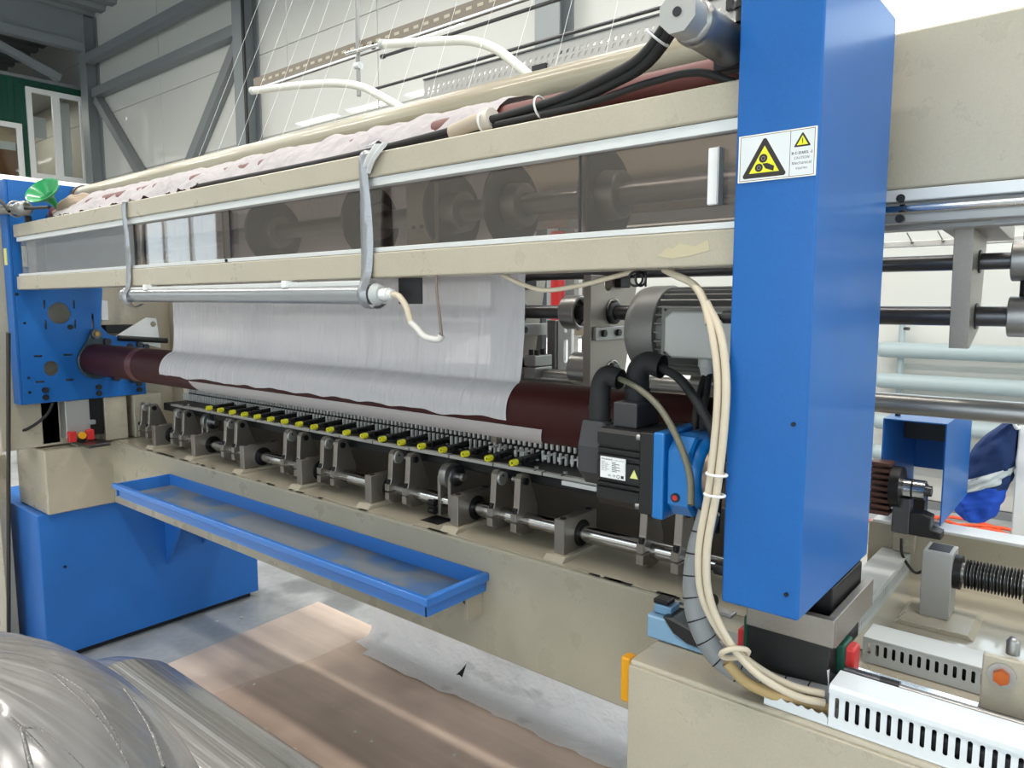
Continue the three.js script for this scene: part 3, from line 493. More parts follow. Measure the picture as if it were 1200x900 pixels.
{
  const t = thing('capped_rod', 'x', 'rod', [0, 0, 0], 'yellow-capped rods along the comb rail');
  lpart(t, 'rod', [cyl([0, 0.002, -0.004], [0, 0.008, -0.125], 0.0055, 0.0055, 12), box(-0.006, 0.006, -0.006, 0.003, -0.13, -0.03, 0.001)], M.black);
  const cap = lpart(t, 'cap', lathex(0, 0, 0, [[0, 0.0001], [0, 0.0045], [-0.003, 0.0045], [-0.003, 0.0085], [0.012, 0.0095], [0.018, 0.008]].map(([a, r]) => [-a, r]), 16).rotateY(Math.PI / 2 * -1), M.yellow, null, 'yellow end cap');
  lpart(cap, 'hole', cyl([0, 0, 0.0005], [0, 0, -0.002], 0.003, 0.003, 10), M.black);
  lpart(t, 'rod_clip', box(-0.009, 0.009, -0.008, 0.009, -0.06, -0.04, 0.002), M.blackSteel);
  for (let i = 0; i < 19; i++) { const o = i ? t.clone() : t; if (i) { o.name = numbered('capped_rod'); scene.add(o); } o.position.set(-2.742 + i * 0.0864, 1.1395, -1.43); o.userData = { label: 'black rod with a yellow end cap on the comb rail, ' + (i === 18 ? 'nearest the black servo motor' : ord[i] + ' from the left'), category: 'rod', group: 'yellow-capped rods along the comb rail' }; }
  const cl_ = thing('spring_clip', 'x', 'clip', [0, 0, 0], 'bright clips on the comb'); lpart(cl_, 'clip', [box(-0.0035, 0.0035, -0.002, 0.003, -0.035, 0, 0.001), box(-0.0045, 0.0045, -0.008, 0.004, -0.004, 0, 0.001)], M.aluPaint);
  [-1.325, -1.295, -1.235, -1.21, -1.135, -1.09, -1.05].forEach((x, i) => { const o = i ? cl_.clone() : cl_; if (i) { o.name = numbered('spring_clip'); scene.add(o); } o.position.set(x, 1.152, -1.50); o.userData = { label: 'short bright metal clip lying across the comb, ' + ord[i] + ' of seven from the left', category: 'clip', group: 'bright clips on the comb' }; });
}
// ------------------------------------------------------------------ servo motor with blue gearbox
{
  const z1 = -1.055, z0 = -1.185, zc = (z0 + z1) / 2, y0 = 1.202, y1 = 1.338, yc = 1.27;
  const t = thing('servo_motor', 'black servo motor with a rating label, bolted to a bright blue gearbox', 'motor', [-0.63, y0, zc]);
  // black body: grooved extrusion profile along x
  const prof = [[z0, y0 + 0.008], [z0, y1 - 0.01], [z0 + 0.01, y1 - 0.002], [z1 - 0.006, y1 - 0.002], [z1, y1 - 0.008]];
  for (const y of [y1 - 0.032, y1 - 0.043, y1 - 0.054]) prof.push([z1, y + 0.0035], [z1 - 0.006, y + 0.002], [z1 - 0.006, y - 0.002], [z1, y - 0.0035]);
  for (const y of [y0 + 0.044, y0 + 0.035]) prof.push([z1, y + 0.003], [z1 - 0.006, y + 0.0015], [z1 - 0.006, y - 0.0015], [z1, y - 0.003]);
  prof.push([z1, y0 + 0.012], [z1 - 0.01, y0]);
  part(t, 'body', plateX(prof, -0.685, -0.60, [], 0.0012), M.motorBlack);
  part(t, 'end_flange', box(-0.60, -0.574, y0 - 0.001, y1 + 0.001, z0, z1 + 0.003, 0.003), M.motorBlack);
  for (const y of [y0 + 0.01, y1 - 0.01]) part(t, 'screw', cyl([-0.6, y, z1 - 0.004], [-0.607, y, z1 - 0.004], 0.006, 0.006, 12), M.steel);
  part(t, 'encoder_cover', plateX([[z0 + 0.02, y0 + 0.025], [z0 + 0.02, y1 - 0.005], [z1 - 0.025, y1 + 0.004], [z1 - 0.012, y1 - 0.04], [z1 - 0.012, y0 + 0.05], [z1 - 0.035, y0 + 0.025]], -0.735, -0.685, [], 0.004), M.darkGrey);
  const elbow = (x, y, z, r, dx, h, name) => { const e = part(t, name, [cyl([x, y, z], [x, y + h * 0.55, z], r, r, 20), tube([[x, y + h * 0.4, z], [x + 0.002, y + h * 0.8, z], [x + dx * 0.35, y + h, z], [x + dx, y + h * 0.94, z]], r * 0.97, 20, 16)], M.rubber); part(e, 'ring', cyl([x, y + h * 0.05, z], [x, y + h * 0.12, z], r * 1.1, r * 1.1, 20), M.rubber); part(e, 'ring', cyl([x, y + h * 0.3, z], [x, y + h * 0.38, z], r * 1.08, r * 1.08, 20), M.rubber); };
  part(t, 'connector_box', box(-0.672, -0.625, y1 - 0.002, y1 + 0.042, z0 + 0.02, z1 - 0.03, 0.003), M.darkGrey);
  elbow(-0.712, y1 - 0.004, -1.105, 0.019, 0.042, 0.088, 'signal_connector'); elbow(-0.648, y1 + 0.036, -1.125, 0.021, 0.048, 0.072, 'power_connector');
  // blue gearbox
  part(t, 'gear_flange', box(-0.574, -0.553, y0 - 0.004, y1 + 0.004, z0 - 0.004, z1 + 0.006, 0.004), M.gearBlue);
  const oct = (c) => [[z0 + c, y0], [z0, y0 + c], [z0, y1 - c], [z0 + c, y1], [z1 - c, y1], [z1, y1 - c], [z1, y0 + c], [z1 - c, y0]];
  part(t, 'gear_case', plateX(oct(0.022).map(([z, y]) => [(z - zc) * 0.96 + zc, (y - yc) * 0.96 + yc]), -0.553, -0.51, [], 0.004), M.gearBlue);
  const p = part(t, 'drain_plug', cyl([-0.535, y0 + 0.036, z1 - 0.004], [-0.535, y0 + 0.036, z1 + 0.0005], 0.0075, 0.0075, 20), M.black); part(p, 'plug_head', cyl([-0.535, y0 + 0.036, z1], [-0.535, y0 + 0.036, z1 + 0.001], 0.0045, 0.0045, 16), M.brightRed);
  part(t, 'gear_neck', lathex(-0.512, yc, zc, [[0, 0.064], [0.014, 0.06], [0.016, 0.052]], 40), M.gearBlue); part(t, 'output_ring', cyl([-0.5, yc, zc], [-0.42, yc, zc], 0.052, 0.052, 40), M.copper.clone(), 'bare metal output ring');
  t.children[t.children.length - 1].material.color.set('#a08d7c'); t.children[t.children.length - 1].material.metalness = 0.9;
  // rating label
  const c = document.createElement('canvas'); c.width = 256; c.height = 200; const g = c.getContext('2d'); g.fillStyle = '#e4e4e4'; g.fillRect(0, 0, 256, 200); g.strokeStyle = '#999'; g.strokeRect(2, 2, 252, 196); g.fillStyle = '#222'; g.font = 'bold 24px sans-serif'; g.fillText('Panasonic', 10, 28); g.font = '13px sans-serif'; g.fillText('AC SERVO MOTOR', 136, 27, 112);
  g.font = '12px sans-serif'; const ln = ['MODEL', 'INPUT  3~AC', 'RATED OUTPUT', 'RATED FREQ.', 'RATED REV.', 'CONT. TORQUE', 'INS. CLASS']; ln.forEach((s, i) => { g.fillText(s, 10, 50 + i * 14); g.fillRect(120, 43 + i * 14, 40 + ((i * 37) % 70), 6); });
  g.font = 'bold 26px sans-serif'; g.fillText('CE', 128, 182); g.beginPath(); g.arc(186, 174, 14, 0, 7); g.lineWidth = 5; g.strokeStyle = '#222'; g.stroke(); g.fillText('UL', 82, 182); g.fillRect(214, 160, 28, 28);
  const tx = new THREE.CanvasTexture(c); tx.colorSpace = THREE.SRGBColorSpace;
  part(t, 'rating_label', new THREE.PlaneGeometry(0.0495, 0.036).translate(-0.652, yc + 0.0, z1 + 0.0012), std('#fff', 0.4, 0, { map: tx }), 'white rating label');
  part(t, 'label_backing', box(-0.677, -0.627, yc - 0.0185, yc + 0.0185, z1 - 0.001, z1 + 0.0007, 0), M.white);
  part(t, 'hazard_mark', plateZ([[-0.618, yc - 0.012], [-0.603, yc - 0.012], [-0.6105, yc + 0.003]], z1 - 0.001, z1 + 0.001, [], 0), std('#d8d98a', 0.5), 'pale yellow triangle');
  single('signal_cable', 'thin olive grey cable arching from the front elbow of the servo motor', 'cable', tube([[-0.672, 1.418, -1.105], [-0.63, 1.408, -1.09], [-0.575, 1.38, -1.07], [-0.53, 1.335, -1.05], [-0.498, 1.285, -1.03], [-0.485, 1.245, -1.01]], 0.0055), std('#6d6a58', 0.5));
  single('power_cable', 'black cable arching from the rear elbow of the servo motor', 'cable', tube([[-0.602, 1.44, -1.125], [-0.56, 1.425, -1.11], [-0.51, 1.38, -1.09], [-0.475, 1.33, -1.075], [-0.462, 1.26, -1.05], [-0.46, 1.2, -1.04]], 0.008), M.rubber);
}
// cables beside the column
{
  const path = [[-0.47, 1.55, -1.005], [-0.445, 1.51, -0.978], [-0.428, 1.44, -0.965], [-0.435, 1.3, -0.965], [-0.450, 1.19, -0.967], [-0.446, 1.12, -0.975], [-0.42, 1.06, -0.995], [-0.385, 1.02, -1.02], [-0.34, 0.985, -1.06], [-0.30, 0.978, -1.08]];
  const t = thing('beige_cables', 'pair of beige cables tied together in front of the blue column edge', 'cable', [-0.44, 0.97, -0.98]);
  part(t, 'cable', tube(path, 0.0058, 70), M.cableBeige); part(t, 'cable', tube(path.map(([x, y, z], i) => [x + (i > 0 && i < 9 ? 0.0125 : 0.004), y - (i > 5 ? 0.008 : 0), z + (i > 6 ? 0.01 : 0.001)]), 0.0058, 70), M.cableBeige);
  for (const [x, y, z] of [[-0.4255, 1.31, -0.964], [-0.4275, 1.28, -0.964]]) part(t, 'cable_tie', new THREE.TorusGeometry(0.0125, 0.0022, 6, 20).rotateX(Math.PI / 2).scale(1.15, 1, 0.8).translate(x, y, z), M.white);
  for (const [x, y, z] of [[-0.405, 1.038, -1.0]]) part(t, 'cable_tie', new THREE.TorusGeometry(0.02, 0.004, 6, 20).rotateX(1.0).rotateZ(0.6).translate(x, y, z), M.cableBeige);
  const sp = [[-0.462, 1.236, -1.025], [-0.478, 1.165, -1.02], [-0.482, 1.11, -1.02], [-0.473, 1.058, -1.022], [-0.447, 1.008, -1.035], [-0.40, 0.976, -1.06], [-0.35, 0.967, -1.085], [-0.29, 0.966, -1.10]];
  const s = thing('wrapped_cable', 'thick grey spiral-wrapped cable loom curving down into the white duct', 'cable', [-0.42, 0.95, -1.04]);
  part(s, 'loom', tube(sp, 0.0165, 60, 16), M.cableGrey);
  const cv = new THREE.CatmullRomCurve3(sp.map(p => V(...p)), false, 'centripetal');
  for (let i = 1; i < 12; i++) { const u = i / 12, p = cv.getPointAt(u), d = cv.getTangentAt(u); const g = new THREE.TorusGeometry(0.0166, 0.0012, 5, 20); g.applyQuaternion(new THREE.Quaternion().setFromUnitVectors(V(0, 0, 1), V(d.x + 0.25, d.y, d.z + 0.2).normalize())); g.translate(p.x, p.y, p.z); part(s, 'wrap_seam', g, M.blackSteel); }
  single('loom_cable', 'pale yellowish cable lying along the front of the spiral-wrapped loom', 'cable', tube([[-0.425, 1.01, -1.02], [-0.40, 0.985, -1.03], [-0.36, 0.962, -1.06], [-0.32, 0.957, -1.075], [-0.285, 0.957, -1.085]], 0.0085), std('#b59a6a', 0.5));
}
// limit switch on the bed
{
  const t = thing('limit_switch', 'light blue limit switch with a black curved cover on the bed', 'switch', [-0.57, 0.948, -1.15]);
  const Q = (x0, x1, y0, y1, z0, z1, r) => box(x0, x1, y0, y1, z0, z1, r);
  part(t, 'base', plateZ([[-0.625, 0.948], [-0.515, 0.948], [-0.515, 0.958], [-0.54, 0.958], [-0.565, 0.966], [-0.59, 0.99], [-0.625, 0.99]], -1.19, -1.135, [], 0.003), std('#7fa3c0', 0.4));
  part(t, 'cover', plateZ([[-0.522, 0.959], [-0.52, 0.985], [-0.575, 0.998], [-0.592, 0.996], [-0.572, 0.972], [-0.545, 0.96]], -1.19, -1.13, [], 0.003), M.black);
  part(t, 'head', box(-0.62, -0.585, 0.991, 1.008, -1.185, -1.15, 0.003), std('#6f95b4', 0.4)); part(t, 'head_cap', box(-0.622, -0.592, 1.008, 1.017, -1.18, -1.15, 0.003), M.blackSteel);
  const a = part(t, 'lever_arm', box(-0.59, -0.49, 1.0, 1.007, -1.215, -1.19, 0.002), M.steel); part(a, 'roller', cyl([-0.565, 1.015, -1.225], [-0.535, 1.015, -1.205], 0.016, 0.016, 20), M.darkSteel);
  single('amber_block', 'amber plastic block on the left side of the beige end block', 'block', box(-0.628, -0.609, 0.862, 0.943, -1.075, -1.05, 0.004), M.amber);
}
// ------------------------------------------------------------------ drip tray on the bed
{
  const x0 = -2.86, x1 = -1.185, y = 0.879, t = thing('drip_tray', 'long shallow blue sheet metal tray hung on the front of the bed', 'tray', [-2.02, 0.83, -1.22]);
  part(t, 'tray_floor', box(x0 + 0.02, x1 - 0.012, 0.833, 0.838, -1.326, -1.128, 0.001), M.trayFloor, 'worn grey tray floor');
  part(t, 'front_wall', box(x0 + 0.03, x1, 0.83, y, -1.126, -1.12, 0.001), M.tray); part(t, 'back_wall', box(x0, x1, 0.83, y, -1.3255, -1.32, 0.001), M.tray);
  for (const x of [x0, x1 - 0.006]) part(t, 'end_wall', box(x, x + 0.006, 0.83, y, -1.3255, -1.12, 0.001), M.tray);
  part(t, 'front_lip', box(x0 - 0.005, x1 + 0.004, y - 0.018, y + 0.002, -1.122, -1.108, 0.004), M.tray); part(t, 'end_lip', box(x1 - 0.004, x1 + 0.012, y - 0.02, y + 0.002, -1.3255, -1.108, 0.004), M.tray);
  const b = thing('tray_bracket', 'small beige angle bracket with two black bolts under the right end of the tray', 'bracket', [-1.2, 0.77, -1.3]);
  part(b, 'leg', box(-1.206, -1.198, 0.765, 0.829, -1.3255, -1.27, 0.001), M.beige); part(b, 'foot', box(-1.25, -1.206, 0.765, 0.828, -1.3255, -1.319, 0.001), M.beige);
  for (const x of [-1.238, -1.216]) part(b, 'bolt', hexBolt([x, 0.795, -1.319], [x, 0.795, -1.306], 0.011), M.blackSteel);
}
// ------------------------------------------------------------------ left side frame
{
  const t = thing('blue_side_plate', 'blue steel side plate with round and slotted holes at the left end', 'plate', [-3.42, 1.14, -1.2]);
  const pts = [[-0.995, 1.142], [-0.995, 2.03], [-1.32, 2.03], [-1.32, 1.6], [-1.305, 1.45], [-1.335, 1.415], [-1.48, 1.37], [-1.48, 1.142]];
  part(t, 'plate', plateX(pts, -3.397, -3.385, [[-1.149, 1.508, 0.045], [-1.105, 1.282, 0.055, 0.062], [-1.095, 1.545, 0.008, 0.035], [-1.205, 1.545, 0.008, 0.035], [-1.095, 1.462, 0.008, 0.035], [-1.205, 1.462, 0.008, 0.035], [-1.275, 1.475, 0.01, 0.06], [-1.06, 1.335, 0.032, 0.008], [-1.17, 1.335, 0.032, 0.008], [-1.06, 1.23, 0.032, 0.008], [-1.17, 1.23, 0.032, 0.008]]), M.blue);
  part(t, 'front_edge', box(-3.46, -3.385, 1.142, 2.03, -0.994, -0.984, 0.002), M.blue); part(t, 'bend', box(-3.46, -3.45, 1.142, 2.03, -1.02, -0.994, 0.001), M.blue);
  for (const [z, y] of [[-1.075, 1.195], [-1.075, 1.165], [-1.28, 1.19], [-1.28, 1.162], [-1.45, 1.19], [-1.45, 1.163]]) part(t, 'bolt', cyl([-3.385, y, z], [-3.375, y, z], 0.0115, 0.0115, 16), M.black);
  for (const [z, y, r] of [[-1.185, 1.45, 0.011], [-1.0, 1.585, 0.006], [-1.02, 1.47, 0.005], [-1.02, 1.25, 0.005], [-1.24, 1.32, 0.005], [-1.24, 1.27, 0.005], [-1.02, 1.19, 0.006], [-1.12, 1.98, 0.006], [-1.12, 2.01, 0.005]]) part(t, 'screw', cyl([-3.386, y, z], [-3.382, y, z], r, r, 12), M.blackSteel);
  single('small_warning_label', 'tiny yellow and white warning label on the edge of the blue side plate', 'label', box(-3.44, -3.41, 1.70, 1.765, -0.984, -0.982, 0), std('#d8d37a', 0.5));
  const f = thing('side_frame', 'thick beige steel side frame standing behind the blue side plate', 'frame', [-3.52, 0.947, -1.45]);
  part(f, 'frame_plate', plateX([[-0.93, 0.947], [-0.93, 2.0], [-1.9, 2.0], [-1.9, 0.947]], -3.62, -3.47, [], 0.003), M.beige);
  single('frame_leg', 'beige plate leg standing under the left end, beside the leaning pole', 'leg', box(-3.95, -3.67, 0, 0.9, -1.0, -0.96, 0.003), M.beige);
  part(f, 'inner_rib', box(-3.47, -3.36, 0.9475, 1.75, -1.90, -1.64, 0.003), M.beige); part(f, 'dark_bush', cyl([-3.36, 1.345, -1.70], [-3.345, 1.345, -1.70], 0.04, 0.04, 24), M.black);
  part(f, 'block', box(-3.47, -3.4, 1.475, 1.56, -1.345, -1.315, 0.003), M.aluPaint); part(f, 'bolt', cyl([-3.44, 1.54, -1.315], [-3.44, 1.54, -1.3], 0.02), M.black); part(f, 'bolt', cyl([-3.44, 1.495, -1.315], [-3.44, 1.495, -1.3], 0.02), M.black);
  part(f, 'hole_plug', cyl([-3.471, 1.56, -1.50], [-3.464, 1.56, -1.50], 0.028), M.beigeDark);
  const tri = thing('triangular_plate', 'bright triangular steel plate with bolt holes behind the roller end', 'plate', [-3.4, 1.345, -1.5]);
  part(tri, 'plate', plateX([[-1.365, 1.405], [-1.50, 1.485], [-1.545, 1.48], [-1.56, 1.345], [-1.40, 1.39]], -3.40, -3.39, [[-1.53, 1.455, 0.014]]), M.aluPaint);
  part(tri, 'dark_strut', cyl([-3.385, 1.398, -1.37], [-3.37, 1.378, -1.58], 0.012), M.blackSteel);
  for (const [z, y] of [[-1.42, 1.36], [-1.46, 1.365], [-1.49, 1.355]]) part(tri, 'bolt', cyl([-3.39, y, z], [-3.375, y, z], 0.012), M.black);
  part(tri, 'clamp', box(-3.45, -3.40, 1.42, 1.455, -1.50, -1.33, 0.004), M.blackSteel);
}
{
  const t = thing('roller_bracket', 'dark cast bracket holding the left end of the red roller', 'bracket', [-3.37, 1.2, -1.27]);
  const pts = []; for (let a = -200; a <= 40; a += 15) pts.push([-1.27 - 0.072 * Math.cos(a * Math.PI / 180), 1.305 + 0.078 * Math.sin(a * Math.PI / 180)]);
  part(t, 'ring', plateX([...pts, [-1.30, 1.40], [-1.285, 1.44], [-1.26, 1.44], [-1.245, 1.40]], -3.384, -3.36, [], 0.004), std('#34434c', 0.4, 0.4));
  part(t, 'eye', cyl([-3.36, 1.42, -1.272], [-3.345, 1.42, -1.272], 0.02, 0.02, 16), M.darkSteel); part(t, 'pin', cyl([-3.345, 1.42, -1.272], [-3.34, 1.42, -1.272], 0.009), M.brass);
  for (const [y, z] of [[1.385, -1.315], [1.245, -1.31], [1.225, -1.345], [1.21, -1.42]]) part(t, 'bolt', cyl([-3.375, y, z], [-3.345, y, z], 0.014), M.black);
}
{
  const t = thing('left_carriage', 'grey carriage blocks under the blue side plate', 'carriage', [-3.43, 0.947, -1.25]);
  part(t, 'front_block', box(-3.47, -3.40, 0.98, 1.14, -1.245, -1.15, 0.003), M.aluDull); part(t, 'dark_block', box(-3.47, -3.405, 0.98, 1.14, -1.30, -1.245, 0.003), M.blackSteel); part(t, 'beige_block', box(-3.50, -3.40, 0.9475, 1.14, -1.40, -1.305, 0.004), M.beige); part(t, 'beige_block', box(-3.50, -3.39, 0.9475, 1.14, -1.55, -1.425, 0.004), M.beige);
  part(t, 'dark_gap', box(-3.75, -3.47, 0.955, 1.14, -1.15, -1.08, 0.003), M.darkGrey);
  part(t, 'guide_plate', box(-3.47, -3.27, 0.948, 0.962, -1.27, -1.185, 0.002), M.darkSteel);
  for (const z of [-1.165, -1.235]) part(t, 'wiper', box(-3.40, -3.375, 0.965, 1.01, z - 0.015, z + 0.015, 0.004), M.brightRed, 'red wiper cap');
  part(t, 'knob', cyl([-3.385, 0.99, -1.20], [-3.365, 0.99, -1.20], 0.014), M.amber.clone()); part(t, 'grease_fitting', box(-3.40, -3.38, 1.03, 1.05, -1.26, -1.235, 0.003), M.girt);
  single('air_hose', 'thin black hose curving under the bolts of the blue side plate', 'hose', tube([[-3.38, 1.14, -1.10], [-3.40, 1.09, -1.08], [-3.46, 1.03, -1.02], [-3.55, 1.02, -0.99]], 0.006), M.rubber);
}
// leaning pole, disc, pipe, funnel
{
  const t = thing('leaning_pole', 'thin dark pole leaning at the far left in front of the beige frame', 'pole', [-3.66, 0, -0.95]);
  part(t, 'pole', cyl([-3.665, 0, -0.95], [-3.344, 1.435, -0.95], 0.008, 0.008, 12), std('#4a4640', 0.4, 0.5)); part(t, 'foot', cyl([-3.668, 0, -0.95], [-3.658, 0.03, -0.95], 0.02, 0.012, 12), M.rubber);
  const d = thing('round_stand', 'round white topped stand on a grey stem at the far left edge', 'stand', [-3.58, 0, -0.84]); part(d, 'stem', cyl([-3.58, 0, -0.84], [-3.58, 0.83, -0.84], 0.03, 0.03, 16), M.ductGrey); part(d, 'lid', lathex(0, 0, 0, [[0, 0.0001], [0, 0.09], [0.03, 0.095], [0.055, 0.085], [0.06, 0.0001]]).rotateZ(Math.PI / 2).translate(-3.58, 0.83, -0.84), M.white);
  const p = thing('air_pipe', 'shiny steel pipe with a hose clamp coming in from the left under the funnel', 'pipe', [-3.3, 1.9, -0.96]);
  part(p, 'pipe', cyl([-3.75, 1.935, -0.965], [-3.20, 1.90, -0.985], 0.019, 0.019, 20), M.steel); part(p, 'coupling', lathex(-3.23, 1.902, -0.985, [[0, 0.02], [0, 0.026], [0.02, 0.027], [0.022, 0.022], [0.03, 0.022], [0.032, 0.027], [0.055, 0.027], [0.06, 0.015], [0.06, 0.0001]]), M.steel);
  part(p, 'clamp_band', new THREE.TorusGeometry(0.028, 0.004, 6, 24).rotateY(Math.PI / 2).translate(-3.265, 1.905, -0.983), M.steel); part(p, 'spindle', cyl([-3.17, 1.90, -0.985], [-2.98, 1.89, -1.0], 0.006), M.blackSteel); part(p, 'bracket_foot', box(-3.24, -3.22, 1.856, 1.88, -1.02, -1.0, 0.002), M.blackSteel);
  single('black_hose', 'thin black hose lying across the steel pipe at the far left', 'hose', tube([[-3.55, 1.965, -0.94], [-3.38, 1.955, -0.945], [-3.28, 1.925, -0.945], [-3.23, 1.89, -0.95]], 0.006), M.rubber);
  const f = thing('funnel', 'green plastic funnel lying open towards the viewer on the left frame', 'funnel', [-3.22, 1.92, -1.05]);
  const g = new THREE.LatheGeometry([[0.016, -0.02], [0.02, 0], [0.028, 0.008], [0.058, 0.03], [0.064, 0.036], [0.066, 0.034], [0.062, 0.027], [0.03, 0.004], [0.018, -0.004]].map(p => new THREE.Vector2(...p)), 40); g.rotateX(0.75); g.rotateZ(-0.5); g.translate(-3.13, 1.945, -1.05); part(f, 'bowl', g, M.green);
  const g2 = new THREE.CylinderGeometry(0.013, 0.008, 0.06, 20, 1, true); g2.translate(0, -0.045, 0); g2.rotateX(0.75); g2.rotateZ(-0.5); g2.translate(-3.13, 1.945, -1.05); part(f, 'spout', g2, M.green);
}
// ------------------------------------------------------------------ top: tube roll, red roller, tissue scraps, cables
{
  const y = 1.988, z = -1.26, r = 0.042, t = thing('top_tube', 'long beige tube roller lying across the top of the machine', 'roller', [-1.9, y - r, z]);
  part(t, 'tube', cyl([-3.36, y, z], [-0.45, y, z], r, r, 40), M.tubeBeige); part(t, 'end_collar', cyl([-3.41, y, z], [-3.345, y, z], 0.045, 0.047, 32), std('#4e463e', 0.5, 0.3)); part(t, 'end_cap', lathex(-3.45, y, z, [[0, 0.0001], [0, 0.02], [0.02, 0.034], [0.045, 0.036]]), std('#a5937a', 0.6)); part(t, 'axle', cyl([-0.45, y, z], [-0.42, y, z], 0.018), M.steel);
  const u = thing('upper_red_roller', 'dark red roller half hidden below the beige tube on top of the machine', 'roller', [-1.5, 1.88, -1.13]); part(u, 'sleeve', cyl([-3.3, 1.903, -1.135], [-0.45, 1.903, -1.135], 0.031, 0.031, 28), std('#5c2620', 0.55)); part(u, 'axle', cyl([-0.45, 1.903, -1.135], [-0.42, 1.903, -1.135], 0.012), M.steel); part(u, 'axle', cyl([-3.385, 1.903, -1.135], [-3.3, 1.903, -1.135], 0.012), M.steel);
  const strip = (x0, x1, nu, seedv, z0, z1, yb) => sheet(nu, 14, (a, b) => { const x = x0 + (x1 - x0) * a, k = fbm(a * 40, b * 2, seedv, 4), e = fbm(a * 12, 0.5, seedv + 3, 3); const zz = z0 + (z1 - z0) * b + (b > 0.9 ? e * 0.03 : 0); return [x, yb + 0.018 - b * 0.09 + Math.sin(b * Math.PI) * 0.036 + k * 0.022 * (0.4 + b), zz + k * 0.006, x, b * 0.2]; });
  const s = thing('tissue_strip', 'crumpled pinkish tissue lying along the upper beam under the beige tube', 'tissue', [-1.9, 1.9, -1.1]);
  part(s, 'sheet', strip(-3.1, -0.95, 260, 2.3, -1.235, -1.058, 1.942), std('#a6a0a1', 0.85, 0, { bumpMap: crumple, bumpScale: 0.012 }));
  const e = thing('rolled_rag', 'brownish rolled end of tissue tied around the tube bracket at the far left', 'cloth', [-3.25, 1.87, -1.12]);
  const rg = new THREE.SphereGeometry(1, 28, 18); { const p = rg.attributes.position; for (let i = 0; i < p.count; i++) { const k = 1 + fbm(p.getX(i) * 2, p.getY(i) * 2, p.getZ(i) * 2, 3) * 0.5; p.setXYZ(i, p.getX(i) * 0.14 * k, p.getY(i) * 0.05 * k, p.getZ(i) * 0.06 * k); } rg.computeVertexNormals(); rg.rotateZ(0.15); rg.translate(-3.12, 1.905, -1.14); } part(e, 'cloth', rg, std('#9c8a78', 0.8));
  const cb = thing('cable_bundle', 'bundle of black cables tied along the upper beam and rising to the steel cylinder', 'cable', [-0.8, 1.86, -1.06]);
  for (const [dy, dz] of [[0, 0], [0.011, 0.006], [0.004, -0.012]]) part(cb, 'cable', tube([[-2.0, 1.868 + dy * 0.4, -1.055 + dz], [-1.3, 1.868 + dy * 0.4, -1.055 + dz], [-0.9, 1.874 + dy, -1.05 + dz], [-0.76, 1.882 + dy, -1.045 + dz], [-0.66, 1.893 + dy, -1.03 + dz], [-0.59, 1.908 + dy, -1.02 + dz], [-0.54, 1.935 + dy, -1.0 + dz], [-0.51, 1.96 + dy, -0.98 + dz], [-0.49, 1.99 + dy, -0.98 + dz]], 0.0075, 80), M.rubber);
  part(cb, 'cable', tube([[-0.9, 1.872, -1.04], [-0.7, 1.874, -1.035], [-0.58, 1.885, -1.03], [-0.50, 1.884, -1.03], [-0.45, 1.862, -1.04]], 0.006, 40), M.rubber);
  for (const [x, y2] of [[-0.80, 1.886], [-0.93, 1.878], [-0.552, 1.935]]) part(cb, 'cable_tie', new THREE.TorusGeometry(0.019, 0.002, 6, 18).rotateY(Math.PI / 2).rotateZ(x > -0.6 ? 0.8 : 0.15).translate(x, y2, -1.042 + (x > -0.6 ? 0.045 : 0)), M.aluPaint);
  const w = thing('taped_joint', 'dirty tape-wrapped joint at the end of the black cable bundle', 'tape', [-0.95, 1.87, -1.06]); part(w, 'wrapping', tube([[-1.02, 1.875, -1.05], [-0.97, 1.884, -1.05], [-0.92, 1.886, -1.048]], 0.016, 16, 12), std('#a89a88', 0.7)); part(w, 'collar', cyl([-0.94, 1.885, -1.05], [-0.915, 1.887, -1.048], 0.019), std('#c9c0b4', 0.6));
}
{
  const t = thing('steel_cylinder', 'fat steel cylinder with a stepped cap sticking out beside the top of the blue column', 'cylinder', [-0.46, 1.9, -0.96]);
  const pts = [[-1.09, 0.028], [-0.97, 0.028], [-0.965, 0.029], [-0.953, 0.029], [-0.95, 0.0275], [-0.935, 0.0275], [-0.93, 0.026]];
  const g = new THREE.LatheGeometry([[0.0001, -1.09], [0.028, -1.09], [0.028, -0.945], [0.0295, -0.943], [0.0295, -0.932], [0.027, -0.93], [0.027, -0.918], [0.0001, -0.918]].map(p => new THREE.Vector2(...p)), 40); g.rotateX(Math.PI / 2); g.translate(-0.462, 1.917, 0); part(t, 'barrel', g, M.steel);
  const cap = part(t, 'hex_cap', new THREE.CylinderGeometry(0.027, 0.027, 0.036, 8).rotateY(0.39).rotateX(Math.PI / 2).translate(-0.462, 1.917, -0.902), M.aluDull); part(cap, 'port', cyl([-0.462, 1.917, -0.8845], [-0.462, 1.917, -0.8825], 0.006), M.black);
  part(t, 'side_port', cyl([-0.45, 1.934, -0.904], [-0.447, 1.9425, -0.904], 0.006), M.black);
  part(t, 'mount', box(-0.49, -0.421, 1.885, 1.95, -1.075, -1.05, 0.004), M.blackSteel);
  single('air_fitting', 'black push-in air fitting on the top left edge of the blue column', 'fitting', [cyl([-0.44, 1.94, -1.03], [-0.44, 1.97, -1.03], 0.007), cyl([-0.44, 1.945, -1.03], [-0.422, 1.945, -1.03], 0.006), cyl([-0.44, 1.958, -1.03], [-0.44, 1.966, -1.03], 0.010)], M.black);
}
